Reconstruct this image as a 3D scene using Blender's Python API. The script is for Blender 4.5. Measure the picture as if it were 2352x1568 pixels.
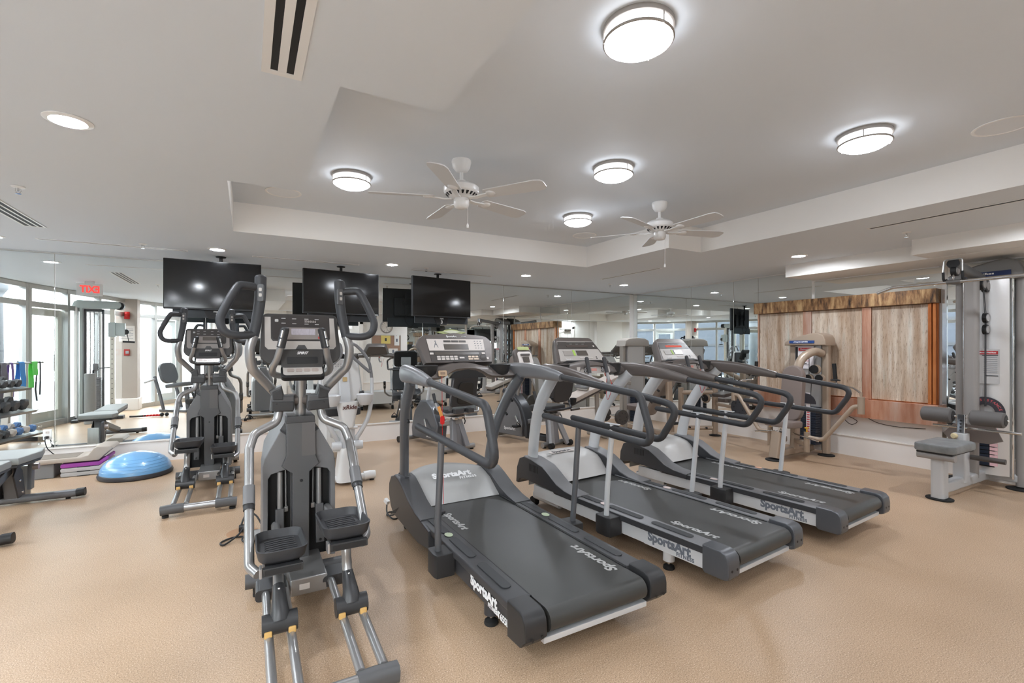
import bpy, bmesh, math, random
from mathutils import Vector, Matrix, Euler
from mathutils.geometry import tessellate_polygon
random.seed(7)
for o in list(bpy.data.objects): bpy.data.objects.remove(o)
SC = bpy.context.scene
COL = SC.collection
PI = math.pi
R = math.radians

# ------------------------------------------------------------------ camera, world, exposure
cam_d = bpy.data.cameras.new('camera'); cam = bpy.data.objects.new('camera', cam_d); COL.objects.link(cam)
cam.location = (0, 0, 1.38)
cam.rotation_euler = (R(90), 0, R(-29.055))
cam_d.sensor_width = 36; cam_d.lens = 1095/2352*36
cam_d.shift_y = (797.4-784)/2352
cam_d.clip_start = .02; cam_d.clip_end = 200
SC.camera = cam
W = bpy.data.worlds.new('sky'); SC.world = W; W.use_nodes = True
bg = W.node_tree.nodes['Background']
bg.inputs[0].default_value = (.93, .96, 1.0, 1); bg.inputs[1].default_value = 5.2
vs = SC.view_settings
vs.view_transform = 'Standard'; vs.look = 'None'; vs.gamma = 1; vs.use_curve_mapping = False
vs.exposure = 1.38
LAMP = 20.0
DOWN = 210.0

# ------------------------------------------------------------------ materials
def lin(c):
    return tuple(((x/255)/12.92 if x/255 <= .04045 else ((x/255+.055)/1.055)**2.4) for x in c)
MATS = {}
def mat(name, col, rough=.5, metal=0., noise=None, bump=None, spec=.5, coat=0., emit=0., col2=None, stretch=None):
    if name in MATS: return MATS[name]
    m = bpy.data.materials.new(name); m.use_nodes = True
    nt = m.node_tree; b = nt.nodes['Principled BSDF']; L = nt.links
    c = lin(col)
    b.inputs['Base Color'].default_value = (*c, 1)
    b.inputs['Roughness'].default_value = rough; b.inputs['Metallic'].default_value = metal
    b.inputs['Specular IOR Level'].default_value = spec; b.inputs['Coat Weight'].default_value = coat
    if emit:
        b.inputs['Emission Color'].default_value = (*c, 1); b.inputs['Emission Strength'].default_value = emit
    tc = None
    def coord():
        nonlocal tc
        if tc is None:
            t = nt.nodes.new('ShaderNodeTexCoord'); tc = t.outputs['Object']
            if stretch:
                mp = nt.nodes.new('ShaderNodeMapping'); mp.inputs['Scale'].default_value = stretch
                L.new(tc, mp.inputs['Vector']); tc = mp.outputs['Vector']
        return tc
    if noise:
        n = nt.nodes.new('ShaderNodeTexNoise'); n.inputs['Scale'].default_value = noise[0]; n.inputs['Detail'].default_value = 4
        L.new(coord(), n.inputs['Vector'])
        r = nt.nodes.new('ShaderNodeValToRGB')
        c2 = lin(col2) if col2 else tuple(x*(1-noise[1]) for x in c)
        r.color_ramp.elements[0].color = (*c2, 1); r.color_ramp.elements[1].color = (*c, 1)
        r.color_ramp.elements[0].position = .35; r.color_ramp.elements[1].position = .65
        L.new(n.outputs['Fac'], r.inputs['Fac']); L.new(r.outputs['Color'], b.inputs['Base Color'])
    if bump:
        n = nt.nodes.new('ShaderNodeTexNoise'); n.inputs['Scale'].default_value = bump[0]; n.inputs['Detail'].default_value = 3
        L.new(coord(), n.inputs['Vector'])
        bp = nt.nodes.new('ShaderNodeBump'); bp.inputs['Strength'].default_value = bump[1]; bp.inputs['Distance'].default_value = .002
        L.new(n.outputs['Fac'], bp.inputs['Height']); L.new(bp.outputs['Normal'], b.inputs['Normal'])
    MATS[name] = m
    return m
def emis(name, col, s):
    if name in MATS: return MATS[name]
    m = bpy.data.materials.new(name); m.use_nodes = True; nt = m.node_tree
    nt.nodes.remove(nt.nodes['Principled BSDF'])
    e = nt.nodes.new('ShaderNodeEmission'); e.inputs[0].default_value = (*lin(col), 1); e.inputs[1].default_value = s
    nt.links.new(e.outputs[0], nt.nodes['Material Output'].inputs[0]); MATS[name] = m
    return m

white_paint = mat('white_paint', (236, 233, 229), .6, bump=(240, .05))
ceil_paint = mat('ceiling_paint', (222, 228, 234), .7, bump=(200, .06))
trim_paint = mat('trim_paint', (236, 230, 224), .4)
alu = mat('window_aluminium', (196, 196, 192), .35, .6)
white_gloss = mat('white_gloss', (236, 235, 233), .3)
silver = mat('silver_tube', (196, 196, 196), .32, .35, coat=.2)
silver_w = mat('pale_silver_paint', (214, 216, 218), .35, .2, coat=.2)
chrome = mat('chrome', (220, 220, 220), .08, 1.)
steel = mat('brushed_steel', (190, 190, 188), .3, .85, noise=(60, .12), stretch=(1, 1, .04))
black = mat('black_plastic', (26, 26, 27), .5)
black_g = mat('black_gloss', (14, 14, 15), .15)
rubber = mat('black_rubber', (22, 22, 22), .75)
char = mat('charcoal_plastic', (62, 62, 64), .45, bump=(600, .05))
char_d = mat('dark_charcoal', (44, 44, 45), .45)
grey_p = mat('grey_plastic', (118, 118, 120), .42)
grey_l = mat('light_grey_plastic', (168, 168, 170), .4)
gun = mat('gunmetal_paint', (104, 106, 110), .33, .45, coat=.2)
gun_d = mat('dark_gunmetal', (66, 67, 70), .36, .3)
grip = mat('foam_grip_charcoal', (54, 55, 58), .5)
red = mat('red_plastic', (208, 30, 28), .4)
white_ink = mat('white_ink', (236, 236, 236), .5)
grey_ink = mat('grey_ink', (106, 112, 122), .5)
dark_ink = mat('dark_ink', (52, 53, 56), .5)
pale_ink = mat('pale_grey_ink', (176, 176, 174), .5)
tan_paint = mat('tan_frame_paint', (170, 152, 134), .36, .2, coat=.15)
grey_vinyl = mat('taupe_vinyl', (128, 115, 109), .5, bump=(300, .08))
black_vinyl = mat('black_vinyl', (52, 52, 54), .45, bump=(300, .1))
pad_grey = mat('grey_vinyl', (122, 124, 124), .42, bump=(260, .1))

# ------------------------------------------------------------------ geometry gathering
def fillet(pts, r, n=6):
    P = [Vector(p) for p in pts]; out = [P[0]]
    for i in range(1, len(P)-1):
        a, b, c = P[i-1], P[i], P[i+1]
        u = (a-b); v = (c-b); lu, lv = u.length, v.length
        if lu < 1e-6 or lv < 1e-6: continue
        u /= lu; v /= lv
        ang = u.angle(v)
        if ang > PI-.02: out.append(b); continue
        d = min(r/math.tan(ang/2), lu*.49, lv*.49)
        p0 = b+u*d; p1 = b+v*d
        for k in range(n+1):
            t = k/n
            out.append(p0.lerp(b, t).lerp(b.lerp(p1, t), t))
    out.append(P[-1])
    return out
def smooth_path(pts, n=5):
    P = [Vector(p) for p in pts]; out = []
    for i in range(len(P)-1):
        p0 = P[max(i-1, 0)]; p1 = P[i]; p2 = P[i+1]; p3 = P[min(i+2, len(P)-1)]
        for k in range(n):
            t = k/n
            out.append(.5*((2*p1)+(p2-p0)*t+(2*p0-5*p1+4*p2-p3)*t*t+(3*p1-p0-3*p2+p3)*t**3))
    out.append(P[-1])
    return out
def circ(r, n=12, ry=None):
    ry = r if ry is None else ry
    return [(r*math.cos(2*PI*k/n), ry*math.sin(2*PI*k/n)) for k in range(n)]
def rrect(w, h, r, n=4):
    out = []
    for cx, cy, a0 in ((w/2-r, h/2-r, 0), (-w/2+r, h/2-r, 90), (-w/2+r, -h/2+r, 180), (w/2-r, -h/2+r, 270)):
        for k in range(n+1):
            a = R(a0+90*k/n); out.append((cx+r*math.cos(a), cy+r*math.sin(a)))
    return out
def wnormals(me, cosang):
    # face-area weighted corner normals: bevels read as bevels, large faces stay flat
    ps = me.polygons; nv = [[] for _ in me.vertices]; N = []
    for i, p in enumerate(ps):
        n = p.normal; N.append((n.x, n.y, n.z, p.area))
        for v in p.vertices: nv[v].append(i)
    out = []
    for i, p in enumerate(ps):
        nx, ny, nz_, _ = N[i]
        for v in p.vertices:
            x = y = z = 0.
            for j in nv[v]:
                a, b, c, w = N[j]
                if a*nx+b*ny+c*nz_ > cosang: x += a*w; y += b*w; z += c*w
            l = math.sqrt(x*x+y*y+z*z)
            out.append((x/l, y/l, z/l) if l > 1e-12 else (nx, ny, nz_))
    me.normals_split_custom_set(out)
class G:
    def __init__(s): s.v = []; s.f = []; s.M = None
    def add(s, v, f):
        n = len(s.v)
        if s.M is not None: v = [tuple(s.M @ Vector(p)) for p in v]
        s.v += [tuple(p) for p in v]; s.f += [[i+n for i in q] for q in f]; return s
    def bm(s, bm):
        bm.verts.ensure_lookup_table()
        for i, v in enumerate(bm.verts): v.index = i
        s.add([v.co[:] for v in bm.verts], [[v.index for v in f.verts] for f in bm.faces]); bm.free(); return s
    def box(s, c, d, bev=0., rot=None, seg=2):
        bm = bmesh.new(); bmesh.ops.create_cube(bm, size=1)
        bmesh.ops.scale(bm, vec=d, verts=bm.verts)
        if bev: bmesh.ops.bevel(bm, geom=bm.edges[:], offset=min(bev, min(d)*.49), segments=seg, affect='EDGES', profile=.5)
        M = Matrix.Translation(c)
        if rot: M = M @ Euler([R(a) for a in rot]).to_matrix().to_4x4()
        bmesh.ops.transform(bm, matrix=M, verts=bm.verts)
        return s.bm(bm)
    def b2(s, lo, hi, bev=0.):
        return s.box([(a+b)/2 for a, b in zip(lo, hi)], [abs(b-a) for a, b in zip(lo, hi)], bev)
    def prism(s, poly, axis, a, b, bev=0., seg=2):
        # poly in the two other axes (in order x,y,z without axis)
        def m(p, t):
            return (t, p[0], p[1]) if axis == 'x' else (p[0], t, p[1]) if axis == 'y' else (p[0], p[1], t)
        n = len(poly)
        bm = bmesh.new()
        A = [bm.verts.new(m(p, a)) for p in poly]; B = [bm.verts.new(m(p, b)) for p in poly]
        bm.faces.new(A); bm.faces.new(B[::-1])
        for i in range(n):
            j = (i+1) % n; bm.faces.new([A[j], A[i], B[i], B[j]])
        bmesh.ops.recalc_face_normals(bm, faces=bm.faces)
        if bev:
            es = list({e for f in bm.faces if len(f.verts) == n for e in f.edges}) if n > 4 else bm.edges[:]
            bmesh.ops.bevel(bm, geom=es, offset=bev, segments=seg, affect='EDGES', profile=.5)
        return s.bm(bm)
    def loft(s, secs, cap=True, closed=True):
        n = len(secs[0]); v = [p for q in secs for p in q]; f = []
        for i in range(len(secs)-1):
            for k in range(n if closed else n-1):
                f.append([i*n+k, i*n+(k+1) % n, (i+1)*n+(k+1) % n, (i+1)*n+k])
        if cap and closed:
            f.append(list(range(n))[::-1]); f.append([(len(secs)-1)*n+k for k in range(n)])
        return s.add(v, f)
    def tube(s, path, r, n=12, fil=0., up=None, cap=True, sec=None, scl=None, loop=False):
        P = fillet(path, fil) if fil else [Vector(p) for p in path]
        T = []
        for i in range(len(P)):
            if loop: t = P[(i+1) % len(P)]-P[i-1]
            else: t = (P[min(i+1, len(P)-1)]-P[max(i-1, 0)])
            T.append(t.normalized())
        u = Vector(up) if up else (Vector((0, 0, 1)) if abs(T[0].z) < .9 else Vector((0, 1, 0)))
        u = (u-T[0]*u.dot(T[0])).normalized(); secs = []
        for i, p in enumerate(P):
            if up: u = (Vector(up)-T[i]*Vector(up).dot(T[i])).normalized()
            elif i:
                ax = T[i-1].cross(T[i])
                if ax.length > 1e-7:
                    u = (Matrix.Rotation(T[i-1].angle(T[i]), 3, ax.normalized()) @ u)
                u = (u-T[i]*u.dot(T[i])).normalized()
            w = T[i].cross(u)
            rr = r[i] if isinstance(r, list) and len(r) == len(P) else (r if not isinstance(r, list) else r[0]+(r[-1]-r[0])*i/(len(P)-1))
            q = sec if sec else circ(1, n)
            k = rr if not sec else (1 if scl is None else scl[0]+(scl[1]-scl[0])*i/(len(P)-1))
            secs.append([tuple(p+w*(a*k)+u*(b*k)) for a, b in q])
        if loop: secs.append(secs[0]); cap = False
        return s.loft(secs, cap)
    def cyl(s, a, b, r, n=16, r2=None):
        return s.tube([a, b], [r, r2 if r2 is not None else r], n)
    def lathe(s, prof, c=(0, 0, 0), n=24, axis=(0, 0, 1)):
        q = Vector((0, 0, 1)).rotation_difference(Vector(axis)).to_matrix(); c = Vector(c); secs = []
        for r, z in prof:
            secs.append([tuple(c+q @ Vector((max(r, 5e-4)*math.cos(2*PI*k/n), max(r, 5e-4)*math.sin(2*PI*k/n), z))) for k in range(n)])
        return s.loft(secs, False)
    def ball(s, c, r, n=12, sx=1, sy=1, sz=1):
        bm = bmesh.new(); bmesh.ops.create_uvsphere(bm, u_segments=n, v_segments=n//2+2, radius=r)
        bmesh.ops.scale(bm, vec=(sx, sy, sz), verts=bm.verts); bmesh.ops.translate(bm, vec=c, verts=bm.verts)
        return s.bm(bm)
    def mesh(s, name, m, sharp=38):
        me = bpy.data.meshes.new(name); me.from_pydata(s.v, [], s.f)
        b = bmesh.new(); b.from_mesh(me); bmesh.ops.recalc_face_normals(b, faces=b.faces); b.to_mesh(me); b.free()
        if sharp:
            me.shade_smooth(); wnormals(me, math.cos(R(sharp+6)))
        me.materials.append(m); return me
    def ob(s, name, m, parent=None, label=None, sharp=38, kind=None):
        o = bpy.data.objects.new(name, s.mesh(name, m, sharp)); COL.objects.link(o)
        if parent is not None: o.parent = parent
        if label: o['label'] = label
        if kind: o['kind'] = kind
        return o
def tag(o, label=None, cat=None, group=None):
    if label: o['label'] = label
    if cat: o['category'] = cat
    if group: o['group'] = group
    return o
def thing(name, label, cat, loc=(0, 0, 0), rz=0., group=None):
    o = bpy.data.objects.new(name, None); COL.objects.link(o); o.empty_display_size = .1
    o.location = loc; o.rotation_euler = (0, 0, rz)
    return tag(o, label, cat, group)
def dup(root, loc, rz=None, label=None, group=None):
    r = root.copy(); COL.objects.link(r); r.location = loc
    if rz is not None: r.rotation_euler = (0, 0, rz)
    tag(r, label, None, group)
    for ch in list(root.children):
        c = ch.copy(); COL.objects.link(c); c.parent = r
        for g in list(ch.children):
            d = g.copy(); COL.objects.link(d); d.parent = c
    return r
def struct(name, g, m, sharp=38, parent=None):
    o = g.ob(name, m, parent, sharp=sharp)
    if parent is None: o['kind'] = 'structure'
    return o
def frame(o, ux, uy):
    # matrix: local x along ux, local y along uy, z = ux x uy, origin o
    ux = Vector(ux).normalized(); uy = Vector(uy); uy = (uy-ux*uy.dot(ux)).normalized(); uz = ux.cross(uy)
    M = Matrix((ux, uy, uz)).transposed().to_4x4(); M.translation = Vector(o); return M
def text(s, size, m, parent, M, name='lettering', shear=0., ext=.0006, off=0., align='CENTER', space=1., label=None, flipx=1., sx=1.):
    c = bpy.data.curves.new('t', 'FONT'); c.body = s; c.size = size; c.align_x = align; c.align_y = 'CENTER'
    c.extrude = ext; c.offset = off; c.shear = shear; c.space_character = space; c.resolution_u = 3
    t = bpy.data.objects.new('t', c); COL.objects.link(t)
    dg = bpy.context.evaluated_depsgraph_get(); me = bpy.data.meshes.new_from_object(t.evaluated_get(dg))
    bpy.data.objects.remove(t); me.transform(M @ Matrix.Diagonal((sx, 1, 1, 1))); me.materials.clear(); me.materials.append(m); me.name = name
    o = bpy.data.objects.new(name, me); COL.objects.link(o)
    if parent is not None: o.parent = parent
    if label: o['label'] = label
    return o

# ------------------------------------------------------------------ room shell
XR, YB, ZS, ZT = 6.75, 7.15, 2.44, 2.71
PA, PB, PC, PD, PE, PF = (-3.95, 7.15), (-3.18, 3.57), (-2.35, .95), (-1.5, -.35), (-.4, -1.2), (1.0, -1.2)
PG, PH = (6.75, -1.2), (6.75, 7.15)
OUT = [PA, PB, PC, PD, PE, PF, PG, PH]
TRAY = [(-.11, 5.04), (-.11, 3.53), (.33, 3.53), (.33, 2.035), (.775, 2.035), (.775, -.7), (4.43, -.7), (4.43, 3.63), (3.93, 3.63), (3.93, 5.04)]
def poly_face(g, loops, z):
    tri = tessellate_polygon([[Vector((x, y, z)) for x, y in l] for l in loops])
    pts = [(x, y, z) for l in loops for x, y in l]
    g.add(pts, [list(t) for t in tri])
# floor: rubber sheet with flecks
fm = bpy.data.materials.new('rubber_floor'); fm.use_nodes = True
nt = fm.node_tree; L = nt.links; b = nt.nodes['Principled BSDF']
tc = nt.nodes.new('ShaderNodeTexCoord')
n1 = nt.nodes.new('ShaderNodeTexNoise'); n1.inputs['Scale'].default_value = 190; n1.inputs['Detail'].default_value = 3; n1.inputs['Roughness'].default_value = .75
n2 = nt.nodes.new('ShaderNodeTexNoise'); n2.inputs['Scale'].default_value = 1.3; n2.inputs['Detail'].default_value = 4
L.new(tc.outputs['Object'], n1.inputs['Vector']); L.new(tc.outputs['Object'], n2.inputs['Vector'])
r1 = nt.nodes.new('ShaderNodeValToRGB')
els = r1.color_ramp.elements
els[0].position = .33; els[0].color = (*lin((108, 88, 70)), 1); els[1].position = .45; els[1].color = (*lin((180, 152, 124)), 1)
e = els.new(.58); e.color = (*lin((192, 164, 136)), 1); e = els.new(.68); e.color = (*lin((238, 222, 200)), 1)
L.new(n1.outputs['Fac'], r1.inputs['Fac'])
r2 = nt.nodes.new('ShaderNodeValToRGB')
r2.color_ramp.elements[0].position = .3; r2.color_ramp.elements[0].color = (.86, .84, .81, 1)
r2.color_ramp.elements[1].position = .7; r2.color_ramp.elements[1].color = (1.0, 1.0, 1.0, 1)
L.new(n2.outputs['Fac'], r2.inputs['Fac'])
mx = nt.nodes.new('ShaderNodeMix'); mx.data_type = 'RGBA'; mx.blend_type = 'MULTIPLY'; mx.inputs[0].default_value = 1
L.new(r1.outputs[0], mx.inputs[6]); L.new(r2.outputs[0], mx.inputs[7]); L.new(mx.outputs[2], b.inputs['Base Color'])
b.inputs['Roughness'].default_value = .4; b.inputs['Specular IOR Level'].default_value = .4
bp = nt.nodes.new('ShaderNodeBump'); bp.inputs['Strength'].default_value = .04; bp.inputs['Distance'].default_value = .002
L.new(n1.outputs['Fac'], bp.inputs['Height']); L.new(bp.outputs['Normal'], b.inputs['Normal'])
g = G(); poly_face(g, [OUT], 0); struct('floor', g, fm, 0)
# ceiling: soffit with a stepped tray
g = G(); poly_face(g, [OUT, TRAY], ZS); poly_face(g, [TRAY], ZT)
for i in range(len(TRAY)):
    a, c = TRAY[i], TRAY[(i+1) % len(TRAY)]
    g.add([(*a, ZS), (*c, ZS), (*c, ZT), (*a, ZT)], [[0, 1, 2, 3]])
poly_face(g, [OUT], ZT+.12)
for i in range(len(OUT)):
    a, c = OUT[i], OUT[(i+1) % len(OUT)]
    g.add([(*a, ZS), (*c, ZS), (*c, ZT+.12), (*a, ZT+.12)], [[0, 1, 2, 3]])
co = struct('ceiling', g, ceil_paint, 0)
side_lit = mat('tray_side_lit', (240, 237, 232), .65, bump=(200, .06)); co.data.materials.append(side_lit)  # lighter, warmer tone stands in for lamp light on the vertical sides
for p_ in co.data.polygons:
    if abs(p_.normal.z) < .5: p_.material_index = 1
# boxed ducts along the right wall
g = G(); g.b2((6.1, -1.19, 2.285), (6.745, 3.68, 2.44)); struct('trim_1', g, side_lit, 0)
g = G(); g.b2((5.74, -1.19, 2.29), (6.098, 2.2, 2.44)); struct('trim_2', g, side_lit, 0)
# walls
wb = struct('wall_back', G().b2((-4.1, 7.15, 0), (6.95, 7.3, 2.8)), white_paint, 0)
wr = struct('wall_right', G().b2((6.75, -1.4, 0), (6.95, 7.15, 2.8)), white_paint, 0)
wf = struct('wall_front', G().b2((1.0, -1.4, 0), (6.75, -1.2, 2.8)), white_paint, 0)
mirror_m = mat('mirror_glass', (236, 240, 239), .0, 1.)
def pane(g, a, c, axis, at, z0, z1, t=.006):
    if axis == 'y': g.b2((a+.0025, at-t, z0), (c-.0025, at, z1), .0012)
    else: g.b2((at-t, a+.0025, z0), (at, c-.0025, z1), .0012)
for a in (-3.3, -1.88, -.46, .96, 2.38, 3.80, 5.22):
    g = G(); pane(g, max(a, -3.7), min(a+1.42, 6.742), 'y', 7.149, .262, 2.425); g.ob('mirror_panel', mirror_m, wb, sharp=0)
for a, c, z1 in ((5.73, 7.135, 2.425), (4.90, 5.73, 2.425), (4.485, 4.90, 2.425), (3.70, 4.485, 2.425), (2.30, 3.70, 2.27), (.9, 2.30, 2.27), (-1.15, .9, 2.27)):
    z0 = .262 if (a > 4.4 or a < 2.2) else 2.03
    g = G(); pane(g, a, c, 'x', 6.749, z0, z1); g.ob('mirror_panel', mirror_m, wr, sharp=0)
g = G(); pane(g, 4.63, 6.70, 'y', -1.194, .262, 2.425); g.ob('mirror_panel', mirror_m, wf, sharp=0)
# base ledge boards under the mirrors
def ledge(name, a, c, axis, at, sg=-1):
    g = G()
    prof = [(0, 0), (0, .258), (.035, .258), (.035, .247), (.026, .243), (.022, .235), (.022, 0)]
    p = [(at+sg*q[0], q[1]) for q in prof]
    g.prism(p, 'x' if axis == 'y' else 'y', a, c)
    return struct(name, g, trim_paint, 20)
ledge('baseboard_back', -3.75, 6.70, 'y', 7.149)
ledge('baseboard_right', -1.15, 7.10, 'x', 6.749)
ledge('baseboard_front', 1.05, 6.70, 'y', -1.199, 1)
# J channel over the mirrors
g = G(); g.b2((-3.7, 7.132, 2.426), (6.73, 7.148, 2.438)); struct('trim_3', g, alu, 0)
g = G(); g.b2((6.732, 3.70, 2.426), (6.748, 7.12, 2.438)); struct('trim_4', g, white_gloss, 0)
g = G(); g.b2((6.735, 2.33, 2.272), (6.748, 3.66, 2.284)); struct('trim_5', g, white_gloss, 0)
g = G(); g.b2((6.725, 2.262, .262), (6.748, 2.30, 2.27)); struct('trim_6', g, chrome, 0)
g = G(); g.b2((6.738, 3.665, 2.02), (6.748, 3.70, 2.284)); struct('trim_7', g, white_gloss, 0)

# ------------------------------------------------------------------ window wall on the left and behind
glass = bpy.data.materials.new('clear_glass'); glass.use_nodes = True
nt = glass.node_tree; nt.nodes.remove(nt.nodes['Principled BSDF'])
tr = nt.nodes.new('ShaderNodeBsdfTransparent'); gl = nt.nodes.new('ShaderNodeBsdfGlossy'); gl.inputs['Roughness'].default_value = .0
lw = nt.nodes.new('ShaderNodeLayerWeight'); lw.inputs[0].default_value = .5; pw = nt.nodes.new('ShaderNodeMath'); pw.operation = 'POWER'; pw.inputs[1].default_value = 5; fr = nt.nodes.new('ShaderNodeMath'); fr.operation = 'MULTIPLY_ADD'; fr.inputs[1].default_value = .9; fr.inputs[2].default_value = .03; nt.links.new(lw.outputs['Facing'], pw.inputs[0]); nt.links.new(pw.outputs[0], fr.inputs[0]); mi = nt.nodes.new('ShaderNodeMixShader')
tr.inputs[0].default_value = (.95, .97, .97, 1)
nt.links.new(fr.outputs[0], mi.inputs[0]); nt.links.new(tr.outputs[0], mi.inputs[1]); nt.links.new(gl.outputs[0], mi.inputs[2])
nt.links.new(mi.outputs[0], nt.nodes['Material Output'].inputs[0])
def along(a, c, t, off=0.):
    d = Vector((c[0]-a[0], c[1]-a[1])); n = Vector((d.y, -d.x)).normalized()
    p = Vector(a)+d*t+n*off
    return p
def bar_on(g, a, c, t0, t1, z0, z1, dep=.09, wid=None):
    p = along(a, c, t0); q = along(a, c, t1); d = (q-p); m = (p+q)/2
    g.box((m.x, m.y, (z0+z1)/2), (d.length if wid is None else wid, dep, z1-z0), .004, (0, 0, math.degrees(math.atan2(d.y, d.x)) if d.length > 1e-6 else math.degrees(math.atan2(c[1]-a[1], c[0]-a[0]))))
def glazing(name, a, c, n, ztr=2.06, skip=()):
    d = (Vector(c)-Vector(a)).length
    fr = G()
    for z0, z1 in ((0, .10), (ztr, ztr+.09), (2.36, 2.437)): bar_on(fr, a, c, .012, .988, z0, z1)
    for k in range(n+1):
        t = .012+.976*k/n; bar_on(fr, a, c, t, t, .0, 2.437, .10, .065)
    o = struct(name, fr, alu)
    for k in range(n):
        if k in skip: continue
        t0 = .012+.976*k/n+.034/d; t1 = .012+.976*(k+1)/n-.034/d
        for z0, z1 in ((.10, ztr), (ztr+.09, 2.36)):
            q = G(); bar_on(q, a, c, t0, t1, z0, z1, .008); q.ob('pane', glass, o)
    return o
glazing('window_1', PA, PB, 3)
w2 = glazing('window_2', PB, PC, 3, skip=())
glazing('window_3', PC, PD, 2)
glazing('window_4', PD, (-.85, -.85), 1)
# door leaf inside the first bay of window 2 (nearest the back mirror)
def door_leaf(name, a, c, t0, t1, zt, m, off=.0):
    L_ = (Vector(c)-Vector(a)).length
    g = G()
    s = .11/L_
    bar_on(g, a, c, t0, t0+s, .012, zt, .05); bar_on(g, a, c, t1-s, t1, .012, zt, .05)
    bar_on(g, a, c, t0+s, t1-s, .012, .26, .05); bar_on(g, a, c, t0+s, t1-s, zt-.12, zt, .05)
    o = struct(name, g, m)
    q = G(); bar_on(q, a, c, t0+s, t1-s, .26, zt-.12, .01); q.ob('pane', glass, o)
    h = G(); p = along(a, c, t1-s*.5, .07); h.cyl((p.x, p.y, .95), (p.x, p.y, 1.25), .012); h.cyl((p.x, p.y, 1.0), (*along(a, c, t1-s*.5, .02), 1.0), .008); h.cyl((p.x, p.y, 1.2), (*along(a, c, t1-s*.5, .02), 1.2), .008)
    h.ob('door_handle', chrome, o)
    return o
door_leaf('door_1', along(PB, PC, 0, .085), along(PB, PC, 1, .085), .02, .34, 2.05, mat('door_paint', (205, 200, 188), .45))
door_leaf('door_2', along(PC, PD, 0, .085), along(PC, PD, 1, .085), .52, .97, 2.05, white_gloss)
# solid wall round the louvred shutters
def wall_seg(name, a, c, th=.15):
    g = G(); p = along(a, c, 0); q = along(a, c, 1); d = q-p; n = along(a, c, .5, -th/2)
    g.box((n.x, n.y, 1.4), (d.length, th, 2.8), 0, (0, 0, math.degrees(math.atan2(d.y, d.x))))
    return struct(name, g, white_paint, 0)
wall_seg('wall_left', (-.85, -.85), PE)
wall_seg('wall_near', PE, PF)
lm = mat('louvre_paint', (172, 158, 148), .5)
for (a, c, t0, t1) in (((-.85, -.85), PE, .1, .9), (PE, PF, .12, .55)):
    L_ = (Vector(c)-Vector(a)).length
    a2, c2 = along(a, c, 0, .03), along(a, c, 1, .03)
    t = thing('louvre_shutter', 'taupe louvred shutter panel, ' + ('on the slanting wall by the windows' if t0 < .11 else 'on the flat wall behind the camera'), 'shutter', (0, 0, 0))
    g = G(); s = .05/L_
    bar_on(g, a2, c2, t0, t0+s, .3, 2.3, .035); bar_on(g, a2, c2, t1-s, t1, .3, 2.3, .035)
    bar_on(g, a2, c2, t0+s, t1-s, .3, .36, .035); bar_on(g, a2, c2, t0+s, t1-s, 2.24, 2.3, .035)
    g.ob('shutter_frame', lm, t)
    d = c2-a2; ang = math.degrees(math.atan2(d.y, d.x)); mid = along(a2, c2, (t0+t1)/2)
    me = None
    for k in range(36):
        z = .39+k*.0515
        if me is None:
            g = G(); g.box((0, 0, 0), (L_*(t1-t0-2*s), .034, .006), 0, (38, 0, 0)); me = g.mesh('slat', lm, 0)
        o = bpy.data.objects.new('slat', me); COL.objects.link(o); o.parent = t; o.location = (mid.x, mid.y, z); o.rotation_euler = (0, 0, R(ang))
# structural column with the fire alarm
colm = mat('column_paint', (178, 166, 156), .6)
g = G(); g.b2((-2.50, .74, 0), (-2.12, 1.06, 2.438)); c1 = struct('trim_8', g, colm, 0)
g = G(); g.b2((-2.53, .71, 0), (-2.09, 1.09, .26), .01); struct('trim_9', g, trim_paint, 0)
# outside: paving, neighbouring wall, round column
g = G(); g.b2((-14, -12, -.12), (-.5, 14, -.02)); struct('ground', g, mat('paving', (112, 113, 116), .8, noise=(3, .12)), 0)
extm = mat('exterior_render', (62, 67, 76), .8, noise=(2, .06))
g = G(); g.b2((-8.4, -10, 0), (-8.0, 13.5, 3.4)); we = struct('wall_exterior', g, extm, 0)
for z in (.55, 1.45, 2.35, 3.2):
    g = G(); g.b2((-8.03, -10, z), (-7.96, 13.5, z+.10)); g.ob('band_course', mat('exterior_band', (58, 60, 64), .8), we)
extw = mat('exterior_stucco', (112, 116, 122), .8)
g = G(); g.lathe([(.36, -.02), (.36, .16), (.31, .2), (.29, .3), (.27, 2.3), (.30, 2.36), (.34, 2.42), (.34, 2.9)], (-4.05, 2.55, 0), 32); tag(g.ob('porch_column', extw), 'round white porch column outside the window wall', 'column')

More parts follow.
